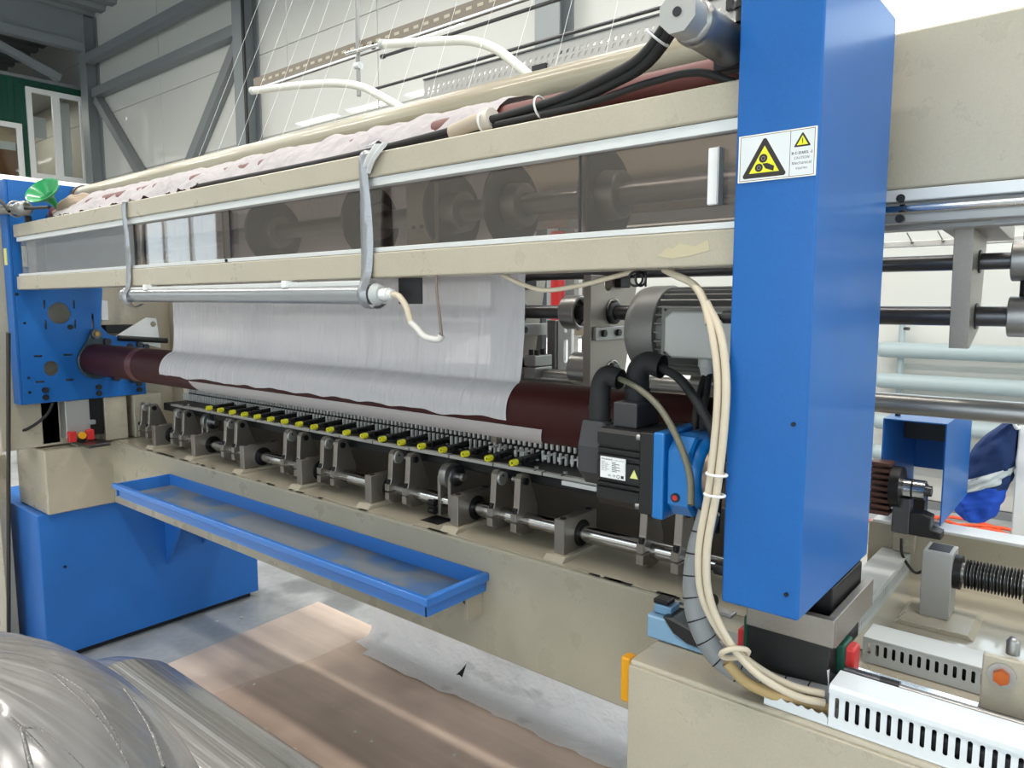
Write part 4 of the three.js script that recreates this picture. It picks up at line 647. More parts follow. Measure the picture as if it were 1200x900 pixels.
// duct tape straps that hold the lamp tube under the beams
{
  const strap = (x, w, lab, sk) => { const t = thing('tape_strap', lab, 'tape', [x, 1.54, -1.0], 'duct tape straps'); const pr = [[-1.03, 1.862], [-1.0, 1.86], [-0.992, 1.85], [-0.9935, 1.75], [-0.9935, 1.65], [-0.988, 1.6], [-0.976, 1.57], [-0.985, 1.545], [-1.01, 1.538], [-1.03, 1.548]]; const cv = new THREE.CatmullRomCurve3(pr.map(([z, y]) => V(0, y, z)));
    part(t, 'strip', sheet(8, 60, (u, v) => { const q = cv.getPointAt(v), k = fbm(u * 3, v * 9, x, 3); return [x + (u - 0.5) * w * (1 - 0.18 * Math.sin(v * 9)) + sk * v, q.y, q.z + Math.abs(k) * 0.004 + 0.004 * Math.cos((u - 0.5) * 5), u * 0.05, v]; }), M.tape); return t; };
  strap(-2.352, 0.026, 'narrow twisted strap of grey duct tape at the left end of the lamp tube', 0.004); strap(-1.222, 0.034, 'wide strap of grey duct tape at the right end of the lamp tube', 0.004);
  const s = thing('tissue_scrap', 'torn scrap of white tissue hanging beside the wide duct tape strap', 'tissue', [-1.18, 1.82, -0.995]);
  part(s, 'scrap', sheet(10, 16, (u, v) => [-1.17 + (u - 0.5) * 0.045 * (1 - 0.4 * v) - v * 0.04, 1.868 - v * 0.055, -1.0 + Math.sin(v * 3) * 0.006 + 0.008 * Math.abs(Math.sin(u * 6 + v * 2)), u * 0.05, v * 0.06]), std('#cfcdca', 0.8, 0, { bumpMap: crumple, bumpScale: 0.004 }));
  single('tape_roll_end', 'curled grey end of the duct tape on top of the upper beam', 'tape', new THREE.CylinderGeometry(0.011, 0.011, 0.03, 20, 1, true, 0, 5).rotateZ(Math.PI / 2).translate(-1.205, 1.867, -1.01), M.tape);
}
{
  const t = thing('lamp_tube', 'unlit grey tube lamp housing taped under the lower beam', 'lamp', [-1.8, 1.545, -1.02]);
  part(t, 'housing', cyl([-2.40, 1.575, -1.005], [-1.20, 1.568, -1.005], 0.0215, 0.0215, 28), std('#a3a5a6', 0.25, 0.5)); part(t, 'top_rail', box(-2.39, -1.22, 1.586, 1.597, -1.018, -0.992, 0.002), M.aluPaint); part(t, 'end_cap', cyl([-1.20, 1.568, -1.005], [-1.183, 1.568, -1.005], 0.024, 0.018, 20), M.ductGrey); const gl = part(t, 'cable_gland', cyl([-1.183, 1.568, -1.005], [-1.16, 1.568, -1.004], 0.013, 0.013, 8), M.white); part(gl, 'nut', cyl([-1.16, 1.568, -1.004], [-1.148, 1.568, -1.003], 0.009), M.white);
  part(t, 'clip', box(-1.52, -1.50, 1.585, 1.602, -1.02, -0.985, 0.002), M.white, 'white clip'); part(t, 'clip', box(-2.24, -2.22, 1.588, 1.604, -1.02, -0.985, 0.002), M.white, 'white clip');
  part(t, 'hanger_plate', box(-1.19, -1.12, 1.548, 1.602, -1.06, -1.055, 0.001), M.darkGrey);
  single('lamp_cable', 'beige lamp cable drooping from the gland of the tube lamp', 'cable', tube([[-1.15, 1.568, -1.003], [-1.12, 1.563, -0.995], [-1.095, 1.54, -0.992], [-1.08, 1.508, -0.99]], 0.0065), M.cableBeige);
  single('taped_splice', 'white taped splice hanging between the lamp cable and a thin wire', 'tape', tube([[-1.082, 1.512, -0.99], [-1.06, 1.498, -0.99], [-1.04, 1.485, -0.988], [-1.0, 1.482, -0.988], [-0.995, 1.49, -0.989]], 0.0065), std('#d3cec8', 0.6));
  single('thin_wire', 'thin brown wire going up from the splice to the lower beam', 'cable', tube([[-0.995, 1.487, -0.989], [-1.0, 1.52, -0.99], [-1.012, 1.57, -0.994], [-1.019, 1.603, -1.0]], 0.0028), std('#7a6a60', 0.5));
  single('sagging_cable', 'beige cable sagging under the lower beam above the grey motor', 'cable', tube([[-0.89, 1.602, -1.045], [-0.85, 1.585, -1.05], [-0.80, 1.573, -1.05], [-0.72, 1.58, -1.05], [-0.65, 1.593, -1.045], [-0.6, 1.602, -1.04]], 0.0042), M.cableBeige);
  single('looping_cable', 'beige cable curving down in front of the grey motor towards the column', 'cable', tube([[-0.555, 1.602, -1.04], [-0.53, 1.592, -1.03], [-0.495, 1.577, -1.02], [-0.47, 1.55, -1.005], [-0.455, 1.52, -0.99]], 0.006), M.cableBeige);
  const k = []; for (let i = 0; i < 3; i++) k.push(new THREE.TorusGeometry(0.011, 0.002, 6, 20).rotateY(0.5 + i * 0.8).translate(-0.60 + i * 0.009, 1.588, -1.03)); single('wire_coil', 'small coil of black wire hanging under the lower beam by the motor', 'wire', k, M.black);
}
// ------------------------------------------------------------------ slitter shaft and discs behind the panes
{
  const y = 1.742, z = -1.15;
  const t = thing('slitter_shaft', 'grey shaft with hubs running behind the smoked panes', 'shaft', [-1.5, y, z]); part(t, 'rod', cyl([-3.3, y, z], [-0.43, y, z], 0.021, 0.021, 28), M.steel);
  const d = thing('slitter_disc', 'x', 'disc', [0, 0, 0], 'discs on the slitter shaft');
  lpart(d, 'blade', lathex(0, 0, 0, [[-0.004, 0.021], [-0.005, 0.083], [0, 0.088], [0.005, 0.083], [0.004, 0.021]], 48), M.darkSteel); lpart(d, 'hub', lathex(0.004, 0, 0, [[0, 0.045], [0.032, 0.042], [0.036, 0.038], [0.036, 0.022]], 32), M.steel);
  [[-0.955, 'second from the column, left of the pane joint'], [-0.735, 'nearest the column, right of the pane joint'], [-1.12, 'third from the column, behind a beige bracket'], [-1.39, 'right behind the wide duct tape strap'], [-1.80, 'far left of the visible discs']].forEach(([x, l], i) => { const o = i ? d.clone() : d; if (i) { o.name = numbered('slitter_disc'); scene.add(o); } o.position.set(x, y, z); o.userData = { label: 'dark round disc behind the smoked panes, ' + l, category: 'disc', group: 'discs on the slitter shaft' }; });
  const b = thing('slitter_bracket', 'beige bolted bracket between the discs behind the smoked panes', 'bracket', [-1.15, 1.665, -1.1]); part(b, 'plate', box(-1.20, -1.115, 1.664, 1.80, -1.105, -1.09, 0.002), M.beige); part(b, 'foot', box(-1.21, -1.07, 1.6545, 1.667, -1.11, -1.07, 0.002), M.beige); for (const x of [-1.175, -1.15]) part(b, 'bolt', cyl([x, 1.71, -1.09], [x, 1.71, -1.086], 0.004), M.blackSteel);
}
// ------------------------------------------------------------------ right: carriage, ducts, screw, guard box
{
  const t = thing('carriage', 'grey steel carriage under the blue column with red and green end caps', 'carriage', [-0.36, 0.947, -1.13]);
  part(t, 'front_plate', box(-0.425, -0.293, 1.045, 1.088, -1.105, -1.09, 0.002), M.castSteel); part(t, 'side_plate', box(-0.306, -0.293, 1.04, 1.088, -1.31, -1.105, 0.002), M.castSteel); part(t, 'core', box(-0.41, -0.31, 0.985, 1.118, -1.30, -1.135, 0.003), M.blackSteel); part(t, 'dark_skirt', box(-0.425, -0.30, 0.975, 1.044, -1.20, -1.10, 0.003), M.black);
  part(t, 'end_cap', box(-0.303, -0.288, 0.985, 1.035, -1.18, -1.135, 0.004), M.darkGreen, 'green end cap'); part(t, 'wiper', box(-0.292, -0.276, 0.985, 1.03, -1.175, -1.14, 0.005), M.brightRed, 'red wiper'); part(t, 'wiper', box(-0.437, -0.427, 0.985, 1.05, -1.18, -1.11, 0.004), M.darkGreen, 'green wiper'); part(t, 'seal', box(-0.45, -0.438, 0.985, 1.02, -1.16, -1.12, 0.003), M.brightRed, 'red seal');
  const r = thing('linear_rail', 'bright flat linear rail running right from the carriage on the bed', 'rail', [0, 0.9475, -1.16]); part(r, 'rail', box(-0.42, 0.4, 0.9475, 0.978, -1.20, -1.145, 0.002), M.shaft); for (let i = 0; i < 5; i++) part(r, 'bolt_plug', cyl([-0.22 + i * 0.085, 0.978, -1.172], [-0.22 + i * 0.085, 0.9786, -1.172], 0.011, 0.011, 20), M.aluPaint); part(r, 'rail_end', box(-0.56, -0.445, 0.955, 0.975, -1.20, -1.15, 0.002), M.steel);
  const ro = thing('push_rod', 'thin steel rod with a black joint lying beside the white cable duct', 'rod', [-0.1, 0.985, -1.13]); part(ro, 'rod', cyl([-0.285, 1.0, -1.125], [0.3, 1.0, -1.125], 0.006), M.steel); part(ro, 'joint', cyl([-0.235, 1.0, -1.125], [-0.21, 1.0, -1.125], 0.0095, 0.0095, 14), M.black); part(ro, 'sleeve', cyl([-0.285, 1.0, -1.125], [-0.235, 1.0, -1.125], 0.009), M.darkSteel); part(ro, 'support', box(0.28, 0.3, 0.978, 1.0, -1.135, -1.115, 0.001), M.steel);
  single('green_cap', 'small flat green cap on the linear rail in front of the carriage', 'cap', box(-0.275, -0.235, 0.9785, 0.986, -1.165, -1.145, 0.003), M.darkGreen);
}
// slotted cable ducts
{
  const slotsX = (t, x0, x1, y0, y1, z, pitch, w, mat, yb, name) => { const sh = shapeOf([[x0, y0], [x1, y0], [x1, y1], [x0, y1]], []); for (let x = x0 + pitch * 0.8; x < x1 - w; x += pitch) { const q = new THREE.Path(), r = w / 2, a = yb[0], b = yb[1]; q.moveTo(x - r, a + r); q.absarc(x, a + r, r, Math.PI, 2 * Math.PI, false); q.absarc(x, b - r, r, 0, Math.PI, false); q.closePath(); sh.holes.push(q); } const g = new THREE.ExtrudeGeometry(sh, { depth: 0.002, bevelEnabled: false, curveSegments: 6 }); g.translate(0, 0, z); part(t, 'slotted_wall', muv(g), mat); };
  const t = thing('cable_duct', 'white slotted cable duct with a lid in the foreground at the lower right', 'cable duct', [-0.1, 0.947, -1.06], 'slotted cable ducts');
  part(t, 'base', box(-0.375, 0.4, 0.9465, 0.949, -1.105, -1.052, 0.0005), M.plasticWhite); slotsX(t, -0.285, 0.4, 0.949, 1.005, -1.0545, 0.0135, 0.0058, M.plasticWhite, [0.962, 0.993]); slotsX(t, -0.285, 0.4, 0.949, 1.005, -1.1045, 0.0135, 0.0058, M.plasticWhite, [0.962, 0.993]);
  part(t, 'inner_cables', box(-0.27, 0.4, 0.95, 0.985, -1.098, -1.062, 0.01), M.black);
  const li = [[-1.049, 0.999], [-1.049, 1.006], [-1.053, 1.0105], [-1.104, 1.0105], [-1.108, 1.006], [-1.108, 0.999], [-1.1055, 0.999], [-1.1055, 1.006], [-1.0525, 1.006], [-1.0525, 0.999]]; part(t, 'lid', plateX(li, -0.285, 0.4, [], 0), M.plasticWhite, 'white lid');
  part(t, 'open_wall', plateZ([[-0.378, 0.947], [-0.286, 0.947], [-0.286, 0.957], ...[...Array(6)].flatMap((_, i) => [[-0.289 - i * 0.0145, 0.961], [-0.294 - i * 0.0145, 0.964], [-0.299 - i * 0.0145, 0.960]]), [-0.378, 0.957]], -1.0545, -1.0525, [], 0), M.plasticWhite);
  for (let i = 0; i < 3; i++) part(t, 'tooth', plateX([[-1.1045, 0.949], [-1.1045, 1.002], [-1.112, 1.008], [-1.108, 1.012], [-1.1, 1.006], [-1.1025, 0.949]], -0.338 + i * 0.0145, -0.329 + i * 0.0145, [], 0), M.plasticWhite);
  const u = thing('cable_duct', 'grey slotted cable duct running behind the bright linear rail', 'cable duct', [-0.1, 0.947, -1.32], 'slotted cable ducts');
  slotsX(u, -0.30, 0.4, 0.9475, 0.99, -1.292, 0.0125, 0.0055, M.ductGrey, [0.962, 0.982]); part(u, 'back_wall', box(-0.30, 0.4, 0.9475, 0.988, -1.35, -1.348, 0), M.ductGrey); part(u, 'lid', box(-0.30, 0.4, 0.988, 0.992, -1.352, -1.288, 0.001), M.ductGrey); part(u, 'inner_cables', box(-0.28, 0.4, 0.948, 0.985, -1.34, -1.30, 0.004), M.black);
  const w = thing('cable_duct', 'grey slotted cable duct running back from the column along its right side', 'cable duct', [-0.36, 0.947, -1.6], 'slotted cable ducts');
  const g = new THREE.Group(); const sh = shapeOf([[1.375, 0.9475], [1.85, 0.9475], [1.85, 0.99], [1.375, 0.99]], []); for (let x = 1.39; x < 1.84; x += 0.0125) { const q = new THREE.Path(); q.moveTo(x, 0.96); q.lineTo(x + 0.005, 0.96); q.lineTo(x + 0.005, 0.98); q.lineTo(x, 0.98); q.closePath(); sh.holes.push(q); } const eg = new THREE.ExtrudeGeometry(sh, { depth: 0.002, bevelEnabled: false }); eg.rotateY(Math.PI / 2); eg.translate(-0.333, 0, 0); part(w, 'slotted_wall', muv(eg), M.ductGrey); part(w, 'left_wall', box(-0.388, -0.386, 0.9475, 0.99, -1.85, -1.375, 0), M.ductGrey); part(w, 'lid', box(-0.39, -0.33, 0.989, 0.993, -1.85, -1.385, 0.001), M.ductGrey); part(w, 'inner_cables', box(-0.38, -0.34, 0.948, 0.97, -1.84, -1.37, 0.004), M.black);
}
{
  const t = thing('bolt_bracket', 'pale upright bracket plate with a coppery orange bolt at the right edge', 'bracket', [-0.09, 0.947, -1.17]);
  part(t, 'plate', box(-0.118, -0.062, 0.979, 1.064, -1.185, -1.172, 0.003), M.beige); const w = part(t, 'washer', cyl([-0.094, 1.04, -1.172], [-0.094, 1.04, -1.168], 0.017, 0.017, 24), M.aluDull); part(w, 'bolt', hexBolt([-0.094, 1.04, -1.168], [-0.094, 1.04, -1.158], 0.0105), M.copper, 'orange bolt'); part(t, 'pin', lathex(0, 0, 0, [[0, 0.0085], [0.018, 0.0085], [0.024, 0.005], [0.025, 0.0001]], 16).rotateZ(Math.PI / 2).translate(-0.086, 1.062, -1.2), M.steel); part(t, 'base_foot', box(-0.12, -0.06, 0.978, 0.985, -1.2, -1.15, 0.001), M.darkSteel); part(t, 'side_screw', cyl([-0.062, 1.0, -1.178], [-0.05, 1.0, -1.178], 0.01), M.black);
}
{
  const t = thing('screw_post', 'grey block post on a beige pad carrying the threaded spindle', 'post', [-0.235, 0.947, -1.56]);
  part(t, 'pad', plateZ([[-0.295, 0.9475], [-0.285, 0.957], [-0.175, 0.957], [-0.165, 0.9475]], -1.62, -1.49, [], 0.001), M.beige); part(t, 'block', box(-0.262, -0.212, 0.957, 1.085, -1.60, -1.535, 0.002), M.aluDull); part(t, 'top_recess', box(-0.255, -0.219, 1.0835, 1.0855, -1.595, -1.545, 0.0005), M.blackSteel); part(t, 'flange', cyl([-0.212, 1.045, -1.568], [-0.2, 1.045, -1.568], 0.032, 0.032, 24), M.blackSteel);
  const s = thing('spindle', 'threaded spindle with dark ribbed bellows at the right', 'spindle', [-0.1, 1.02, -1.568]); part(s, 'core', cyl([-0.2, 1.045, -1.568], [0.4, 1.045, -1.568], 0.019), M.steel);
  for (let i = 0; i < 17; i++) part(s, 'rib', lathex(-0.195 + i * 0.0053, 1.045, -1.568, [[0, 0.02], [0.0015, 0.0275], [0.0028, 0.0275], [0.0043, 0.02]], 28), i % 2 ? M.blackSteel : M.darkGrey);
  part(s, 'nut', lathex(-0.102, 1.045, -1.568, [[0, 0.02], [0, 0.033], [0.03, 0.033], [0.06, 0.033], [0.06, 0.02]], 28), M.darkSteel);
  single('bed_rail', 'flat pale steel bar on the bed behind the threaded spindle', 'bar', box(-0.41, 0.5, 1.0505, 1.058, -1.86, -1.79, 0.002), M.aluPaint);
}
{
  const t = thing('guard_box', 'open blue sheet metal guard box with a dark inside, right of the column', 'guard', [-0.34, 1.06, -1.95]);
  part(t, 'top', box(-0.402, -0.275, 1.288, 1.291, -2.15, -1.8, 0.0008), M.blue); part(t, 'right_side', box(-0.278, -0.275, 1.065, 1.288, -2.15, -1.8, 0.0008), M.blue); part(t, 'back', box(-0.402, -0.278, 1.12, 1.288, -2.15, -2.147, 0.0008), M.blueDark); part(t, 'left_side', box(-0.402, -0.399, 1.08, 1.288, -2.15, -1.8, 0.0008), M.blueDark);
  part(t, 'inner_panel', box(-0.395, -0.28, 1.22, 1.285, -2.0, -1.99, 0.001), M.black); part(t, 'support_leg', box(-0.39, -0.36, 0.9, 1.08, -2.14, -2.1, 0.001), M.black); part(t, 'screw', cyl([-0.385, 1.291, -1.86], [-0.385, 1.296, -1.86], 0.006), M.black);
  const c = thing('roller_chain', 'brown stacked roller chain hanging on a sprocket beside the blue guard box', 'chain', [-0.38, 1.05, -1.75]);
  for (let i = 0; i < 9; i++) part(c, 'chain_link', box(-0.41, -0.365, 1.085 + i * 0.0135, 1.095 + i * 0.0135, -1.77, -1.73, 0.003), M.chain);
  part(c, 'sprocket', cyl([-0.365, 1.15, -1.75], [-0.345, 1.15, -1.75], 0.045, 0.045, 20), M.blackSteel); part(c, 'hub', cyl([-0.345, 1.15, -1.75], [-0.30, 1.15, -1.75], 0.021, 0.021, 24), M.shaft); part(c, 'hub_groove', cyl([-0.326, 1.15, -1.75], [-0.322, 1.15, -1.75], 0.0216, 0.0216, 24), M.blackSteel); part(c, 'nut', hexBolt([-0.30, 1.15, -1.75], [-0.288, 1.15, -1.75], 0.012), M.darkSteel); part(c, 'pillow_block', box(-0.36, -0.325, 1.0505, 1.13, -1.77, -1.735, 0.003), M.darkSteel); part(c, 'clamp', plateZ([[-0.335, 1.05], [-0.265, 1.05], [-0.265, 1.065], [-0.285, 1.07], [-0.285, 1.095], [-0.3, 1.1], [-0.335, 1.1]], -1.78, -1.74, [], 0.002), M.black);
  single('cable_clip', 'pale hanging clamp with a black loop under the bar right of the column', 'clamp', [box(-0.365, -0.32, 0.994, 1.045, -1.80, -1.785, 0.003), cyl([-0.34, 1.02, -1.785], [-0.34, 1.02, -1.775], 0.008)], M.beige);
  single('wire_loop', 'thin black wire loop hanging beside the grey block post', 'wire', tube([[-0.345, 1.03, -1.77], [-0.34, 1.0, -1.76], [-0.325, 0.985, -1.74], [-0.30, 0.982, -1.70], [-0.285, 0.995, -1.68]], 0.003), M.black);
}
// jacket on a white post
{
  const t = thing('white_post', 'slim white post at the right edge of the picture', 'post', [-0.165, 0, -2.3]); part(t, 'post', box(-0.188, -0.15, 0, 1.29, -2.32, -2.28, 0.004), M.white); part(t, 'foot', box(-0.22, -0.12, 0, 0.012, -2.36, -2.24, 0.002), M.white); part(t, 'hook', tube([[-0.188, 1.23, -2.28], [-0.19, 1.235, -2.24], [-0.195, 1.25, -2.23]], 0.005), M.white);
  const j = thing('work_jacket', 'dark blue work jacket with grey reflective bands hung on the white post', 'jacket', [-0.26, 0.97, -2.3]);
  const body = (y0, y1, mat, name, grow = 0) => { // folded cloth: section rings from a profile of left and right edges
    const prof = [[0.965, -0.30, -0.245], [0.985, -0.325, -0.225], [1.03, -0.335, -0.21], [1.09, -0.322, -0.195], [1.15, -0.293, -0.19], [1.20, -0.262, -0.19], [1.235, -0.225, -0.19], [1.25, -0.205, -0.192]];
    const at = y => { for (let i = 0; i < prof.length - 1; i++) if (y <= prof[i + 1][0]) { const k = (y - prof[i][0]) / (prof[i + 1][0] - prof[i][0]); return [prof[i][1] + (prof[i + 1][1] - prof[i][1]) * k, prof[i][2] + (prof[i + 1][2] - prof[i][2]) * k]; } return prof[prof.length - 1].slice(1); };
    return part(j, name, sheet(40, 24, (u, v) => { const y = y0 + (y1 - y0) * v, [a, b] = at(y), th = u * Math.PI * 2, cx = (a + b) / 2, rx = (b - a) / 2 + grow, f = fbm(Math.cos(th) * 2, y * 26, Math.sin(th) * 2, 3); const tilt = mat === M.reflective ? Math.cos(th) * 0.03 : 0; return [cx + Math.cos(th) * rx * (1 + f * 0.2), y + tilt + (v < 0.02 && y0 < 1 ? 0 : 0), -2.3 + Math.sin(th) * (0.045 + grow) * (1 + f * 0.5), u * 0.3, y]; }), mat); };
  body(0.966, 1.065, M.jacketBlue, 'lower_panel'); body(1.06, 1.25, M.jacket, 'upper_panel'); body(1.055, 1.095, M.reflective, 'reflective_band', 0.003);
}
// ------------------------------------------------------------------ floor: boards, film, scraps, wrapped bundles
{
  const warp = (pts, h, curl) => { const s = shapeOf(pts.map(([x, z]) => [x, -z])); const g = new THREE.ExtrudeGeometry(s, { depth: h, bevelEnabled: false }); g.rotateX(-Math.PI / 2); return muv(g); };
  single('floor_board', 'pinkish brown hardboard sheet lying on the concrete beside the blue pedestal', 'board', warp([[-3.12, -2.18], [-2.66, -2.17], [-2.5, -2.0], [-2.5, -0.8], [-3.02, -0.8]], 0.006), M.board);
  const b = single('floor_board', 'darker worn brown hardboard sheet overlapping the first, in front of the white film', 'board', (() => { const g = sheet(60, 40, (u, v) => { const x = -2.7 + u * 2.3 + (1 - u) * (v < 0.5 ? 0.12 * (0.5 - v) * 2 : 0), z = -1.985 + v * 1.7, c = Math.max(0, 1 - Math.hypot(u * 2.3, v * 1.7) / 0.25); return [x, 0.012 + c * c * 0.02 + fbm(u * 4, v * 4, 2, 2) * 0.002, z, x, z]; }); return g; })(), M.board.clone()); b.material.color.set('#f0eae4');
  const f = thing('white_film', 'large dirty white film sheet hanging from under the bed down to the floor', 'film sheet', [-1.3, 0, -2.05]);
  const pr = [[-1.97, 0.664], [-2.03, 0.62], [-2.065, 0.3], [-2.075, 0.08], [-2.055, 0.03], [-1.99, 0.018], [-1.945, 0.016]], cv = new THREE.CatmullRomCurve3(pr.map(([z, y]) => V(0, y, z)), false, 'centripetal');
  part(f, 'sheet', sheet(200, 60, (u, v) => { const q = cv.getPointAt(v), x = -2.60 + u * 3.1, k = fbm(u * 22, v * 3, 4.4, 4), e = fbm(u * 9, 2, 1, 3); return [x + (1 - u) * 0.05 * Math.sin(v * 3), q.y + (v > 0.75 ? Math.abs(k) * 0.008 : 0), q.z + k * 0.035 * Math.min(1, v * 2) + (v > 0.9 ? e * 0.02 : 0) + u * -0.03, x, v * 0.9]; }), M.film);
  part(f, 'torn_flap', sheet(6, 6, (u, v) => [-1.985 + (u - 0.5) * 0.035 * (1 - v) + v * 0.03, 0.034 + v * 0.055 + Math.sin(u * 3) * 0.006, -2.052 - v * 0.012, u, v]), M.blackSteel, 'small dark torn flap');
  const sc = new THREE.IcosahedronGeometry(0.009, 1); { const p = sc.attributes.position; for (let i = 0; i < p.count; i++) { const k = 0.7 + noise.noise(p.getX(i) * 200, p.getY(i) * 200, p.getZ(i) * 200) * 0.6; p.setXYZ(i, p.getX(i) * k, p.getY(i) * k * 0.5, p.getZ(i) * k); } sc.computeVertexNormals(); }
  const spots = [[-3.0, -1.33, 1.8, 'largest, beside the wrapped roll'], [-3.3, -1.72, 1, 'near the blue pedestal'], [-3.25, -1.82, 1, 'just behind the one near the pedestal'], [-2.60, -1.5, 0.9, 'on the corner of the darker board'], [-2.02, -1.55, 1, 'left of a close pair on the dark board'], [-1.93, -1.55, 0.9, 'right of a close pair on the dark board'], [-1.65, -1.68, 1, 'nearest the white film edge']];
  spots.forEach(([x, z, s, l], i) => { const m = shade(new THREE.Mesh(sc, M.white)); m.name = numbered('paper_scrap'); m.position.set(x, (x > -2.66 ? 0.0145 : x > -3.06 && z > -2.1 ? 0.009 : 0.003) + 0.003 * s, z); m.scale.setScalar(s); m.rotation.y = i; m.userData = { label: 'small white paper scrap on the floor, ' + l, category: 'scrap', group: 'paper scraps on the floor' }; scene.add(m); });
}
{
  // crumpled film-wrapped bundles in the left foreground
  const crease = (x, y, z, s) => { let a = 0; for (let k = 0, f = s; k < 4; k++, f *= 2.1) a += (1 - Math.abs(noise.noise(x * f + k * 7.1, y * f, z * f)) * 2.2) / (1 + k * 1.1); return a; };
  const t = thing('wrapped_bundle', 'big round bundle wrapped in shiny clear film in the left foreground corner', 'bundle', [-1.317, 0, -0.18]);
  const g = new THREE.SphereGeometry(1, 220, 160), p = g.attributes.position;
  for (let i = 0; i < p.count; i++) { const n = V(p.getX(i), p.getY(i), p.getZ(i)), k = 1 - 0.014 + 0.014 * crease(n.x + n.y * 0.9, n.y * 0.25, n.z * 0.8 - n.y * 0.3, 1.1) ; p.setXYZ(i, n.x * 0.477 * k, 0.526 + n.y * 0.526 * k, n.z * 0.448 * k); }
  g.computeVertexNormals(); lpart(t, 'film_wrap', g, M.wrap);
  const folds = [[[0.211, 0.979, -0.114], [0.194, 0.990, -0.107], [0.173, 1.001, -0.102], [0.132, 1.019, -0.094]], [[0.211, 0.979, -0.114], [0.236, 0.964, -0.111], [0.262, 0.947, -0.108], [0.289, 0.927, -0.102]], [[0.211, 0.979, -0.114], [0.215, 0.969, -0.133], [0.238, 0.946, -0.150], [0.269, 0.912, -0.169]], [[0.211, 0.979, -0.114], [0.231, 0.963, -0.123], [0.254, 0.942, -0.134], [0.274, 0.923, -0.141]], [[0.095, 0.993, -0.185], [0.124, 0.982, -0.191], [0.160, 0.959, -0.206], [0.198, 0.929, -0.220], [0.233, 0.899, -0.228], [0.259, 0.876, -0.230]], [[0.095, 0.993, -0.185], [0.110, 0.980, -0.201], [0.138, 0.958, -0.220], [0.188, 0.928, -0.229], [0.222, 0.903, -0.232]], [[0.077, 0.909, -0.299], [0.125, 0.894, -0.298], [0.172, 0.867, -0.300], [0.227, 0.837, -0.292]]];
  for (const f of folds) lpart(t, 'film_fold', tube(f, 0.0035, 24, 8).scale(1, 1, 1), M.wrap);
  const r = thing('wrapped_roll', 'long roll wrapped in streaky clear film lying behind the round bundle', 'roll', [-1.7, 0.013, -0.83]);
  const L = 1.75, R = 0.24, ZR = -0.83, X0 = -2.5, B = 0.013; part(r, 'film_wrap', sheet(200, 90, (u, v) => { const a = v * Math.PI * 2, x = X0 + L * u, end = Math.min(1, Math.pow(Math.max(0, u) / 0.16, 0.5)), k = crease(x * 0.35, Math.sin(a) * 1.6, Math.cos(a) * 1.6, 2.0); const rr = R * (0.62 + 0.38 * end) * (1 + 0.012 * k - 0.01) * (1 - 0.03 * u); return [x, B + R + Math.sin(a) * rr - (1 - end) * 0.04, ZR + Math.cos(a) * rr, a * R, x * 0.5]; }), M.wrapStreak);
  part(r, 'end_face', sheet(40, 12, (u, v) => { const a = u * Math.PI * 2, rr = R * 0.62 * v; return [X0 - 0.03 * (1 - v), B + R - 0.04 + Math.sin(a) * rr, ZR + Math.cos(a) * rr, u, v]; }), M.wrap);
}
// ------------------------------------------------------------------ things behind the machine
{
  const t = thing('paper_roll', 'big white parent roll of tissue standing behind the machine', 'paper roll', [-2.2, 0, -3.7]);
  part(t, 'roll', lathex(-3.3, 0.67, -3.7, [[0, 0.0001], [0, 0.655], [0.01, 0.665], [0.7, 0.66], [1.4, 0.667], [2.0, 0.665], [2.01, 0.655], [2.01, 0.0001]], 64), std('#ebebea', 0.8, 0, { bumpMap: crumple, bumpScale: 0.01 })); part(t, 'core', cyl([-1.29, 0.67, -3.7], [-1.2, 0.67, -3.7], 0.06), std('#9a7a55', 0.7));
  const b = thing('perforated_bar', 'brownish perforated bar running across behind the carrier plates', 'bar', [-2.0, 1.42, -2.9]); part(b, 'bar', box(-3.6, -1.0, 1.395, 1.45, -2.93, -2.90, 0.002), std('#857a6c', 0.6)); for (let i = 0; i < 40; i++) part(b, 'hole', cyl([-3.0 + i * 0.05, 1.43, -2.9], [-3.0 + i * 0.05, 1.43, -2.899], 0.01, 0.01, 10), M.black);
  for (const x of [-3.55, -1.05]) part(b, 'leg', box(x - 0.02, x + 0.02, 0, 1.395, -2.93, -2.9, 0.002), M.steel);
  const r = thing('red_post', 'red painted post seen far behind, between the upright plates', 'post', [-2.17, 0, -2.97]); part(r, 'post', cyl([-2.17, 0, -2.97], [-2.17, 1.9, -2.97], 0.036, 0.036, 20), M.brightRed); part(r, 'foot', cyl([-2.17, 0, -2.97], [-2.17, 0.02, -2.97], 0.05), M.brightRed);
  const s = thing('steel_rack', 'pair of slim grey upright posts far behind, beside the red post', 'rack', [-2.0, 0, -3.0]); for (const x of [-2.09, -2.02]) part(s, 'upright', box(x - 0.012, x + 0.012, 0, 2.2, -3.02, -2.98, 0.002), M.steel); part(s, 'cross_bar', box(-2.1, -2.01, 0.3, 0.33, -3.01, -2.99, 0.001), M.steel); part(s, 'foot', box(-2.12, -1.99, 0, 0.02, -3.05, -2.95, 0.002), M.steel);
}
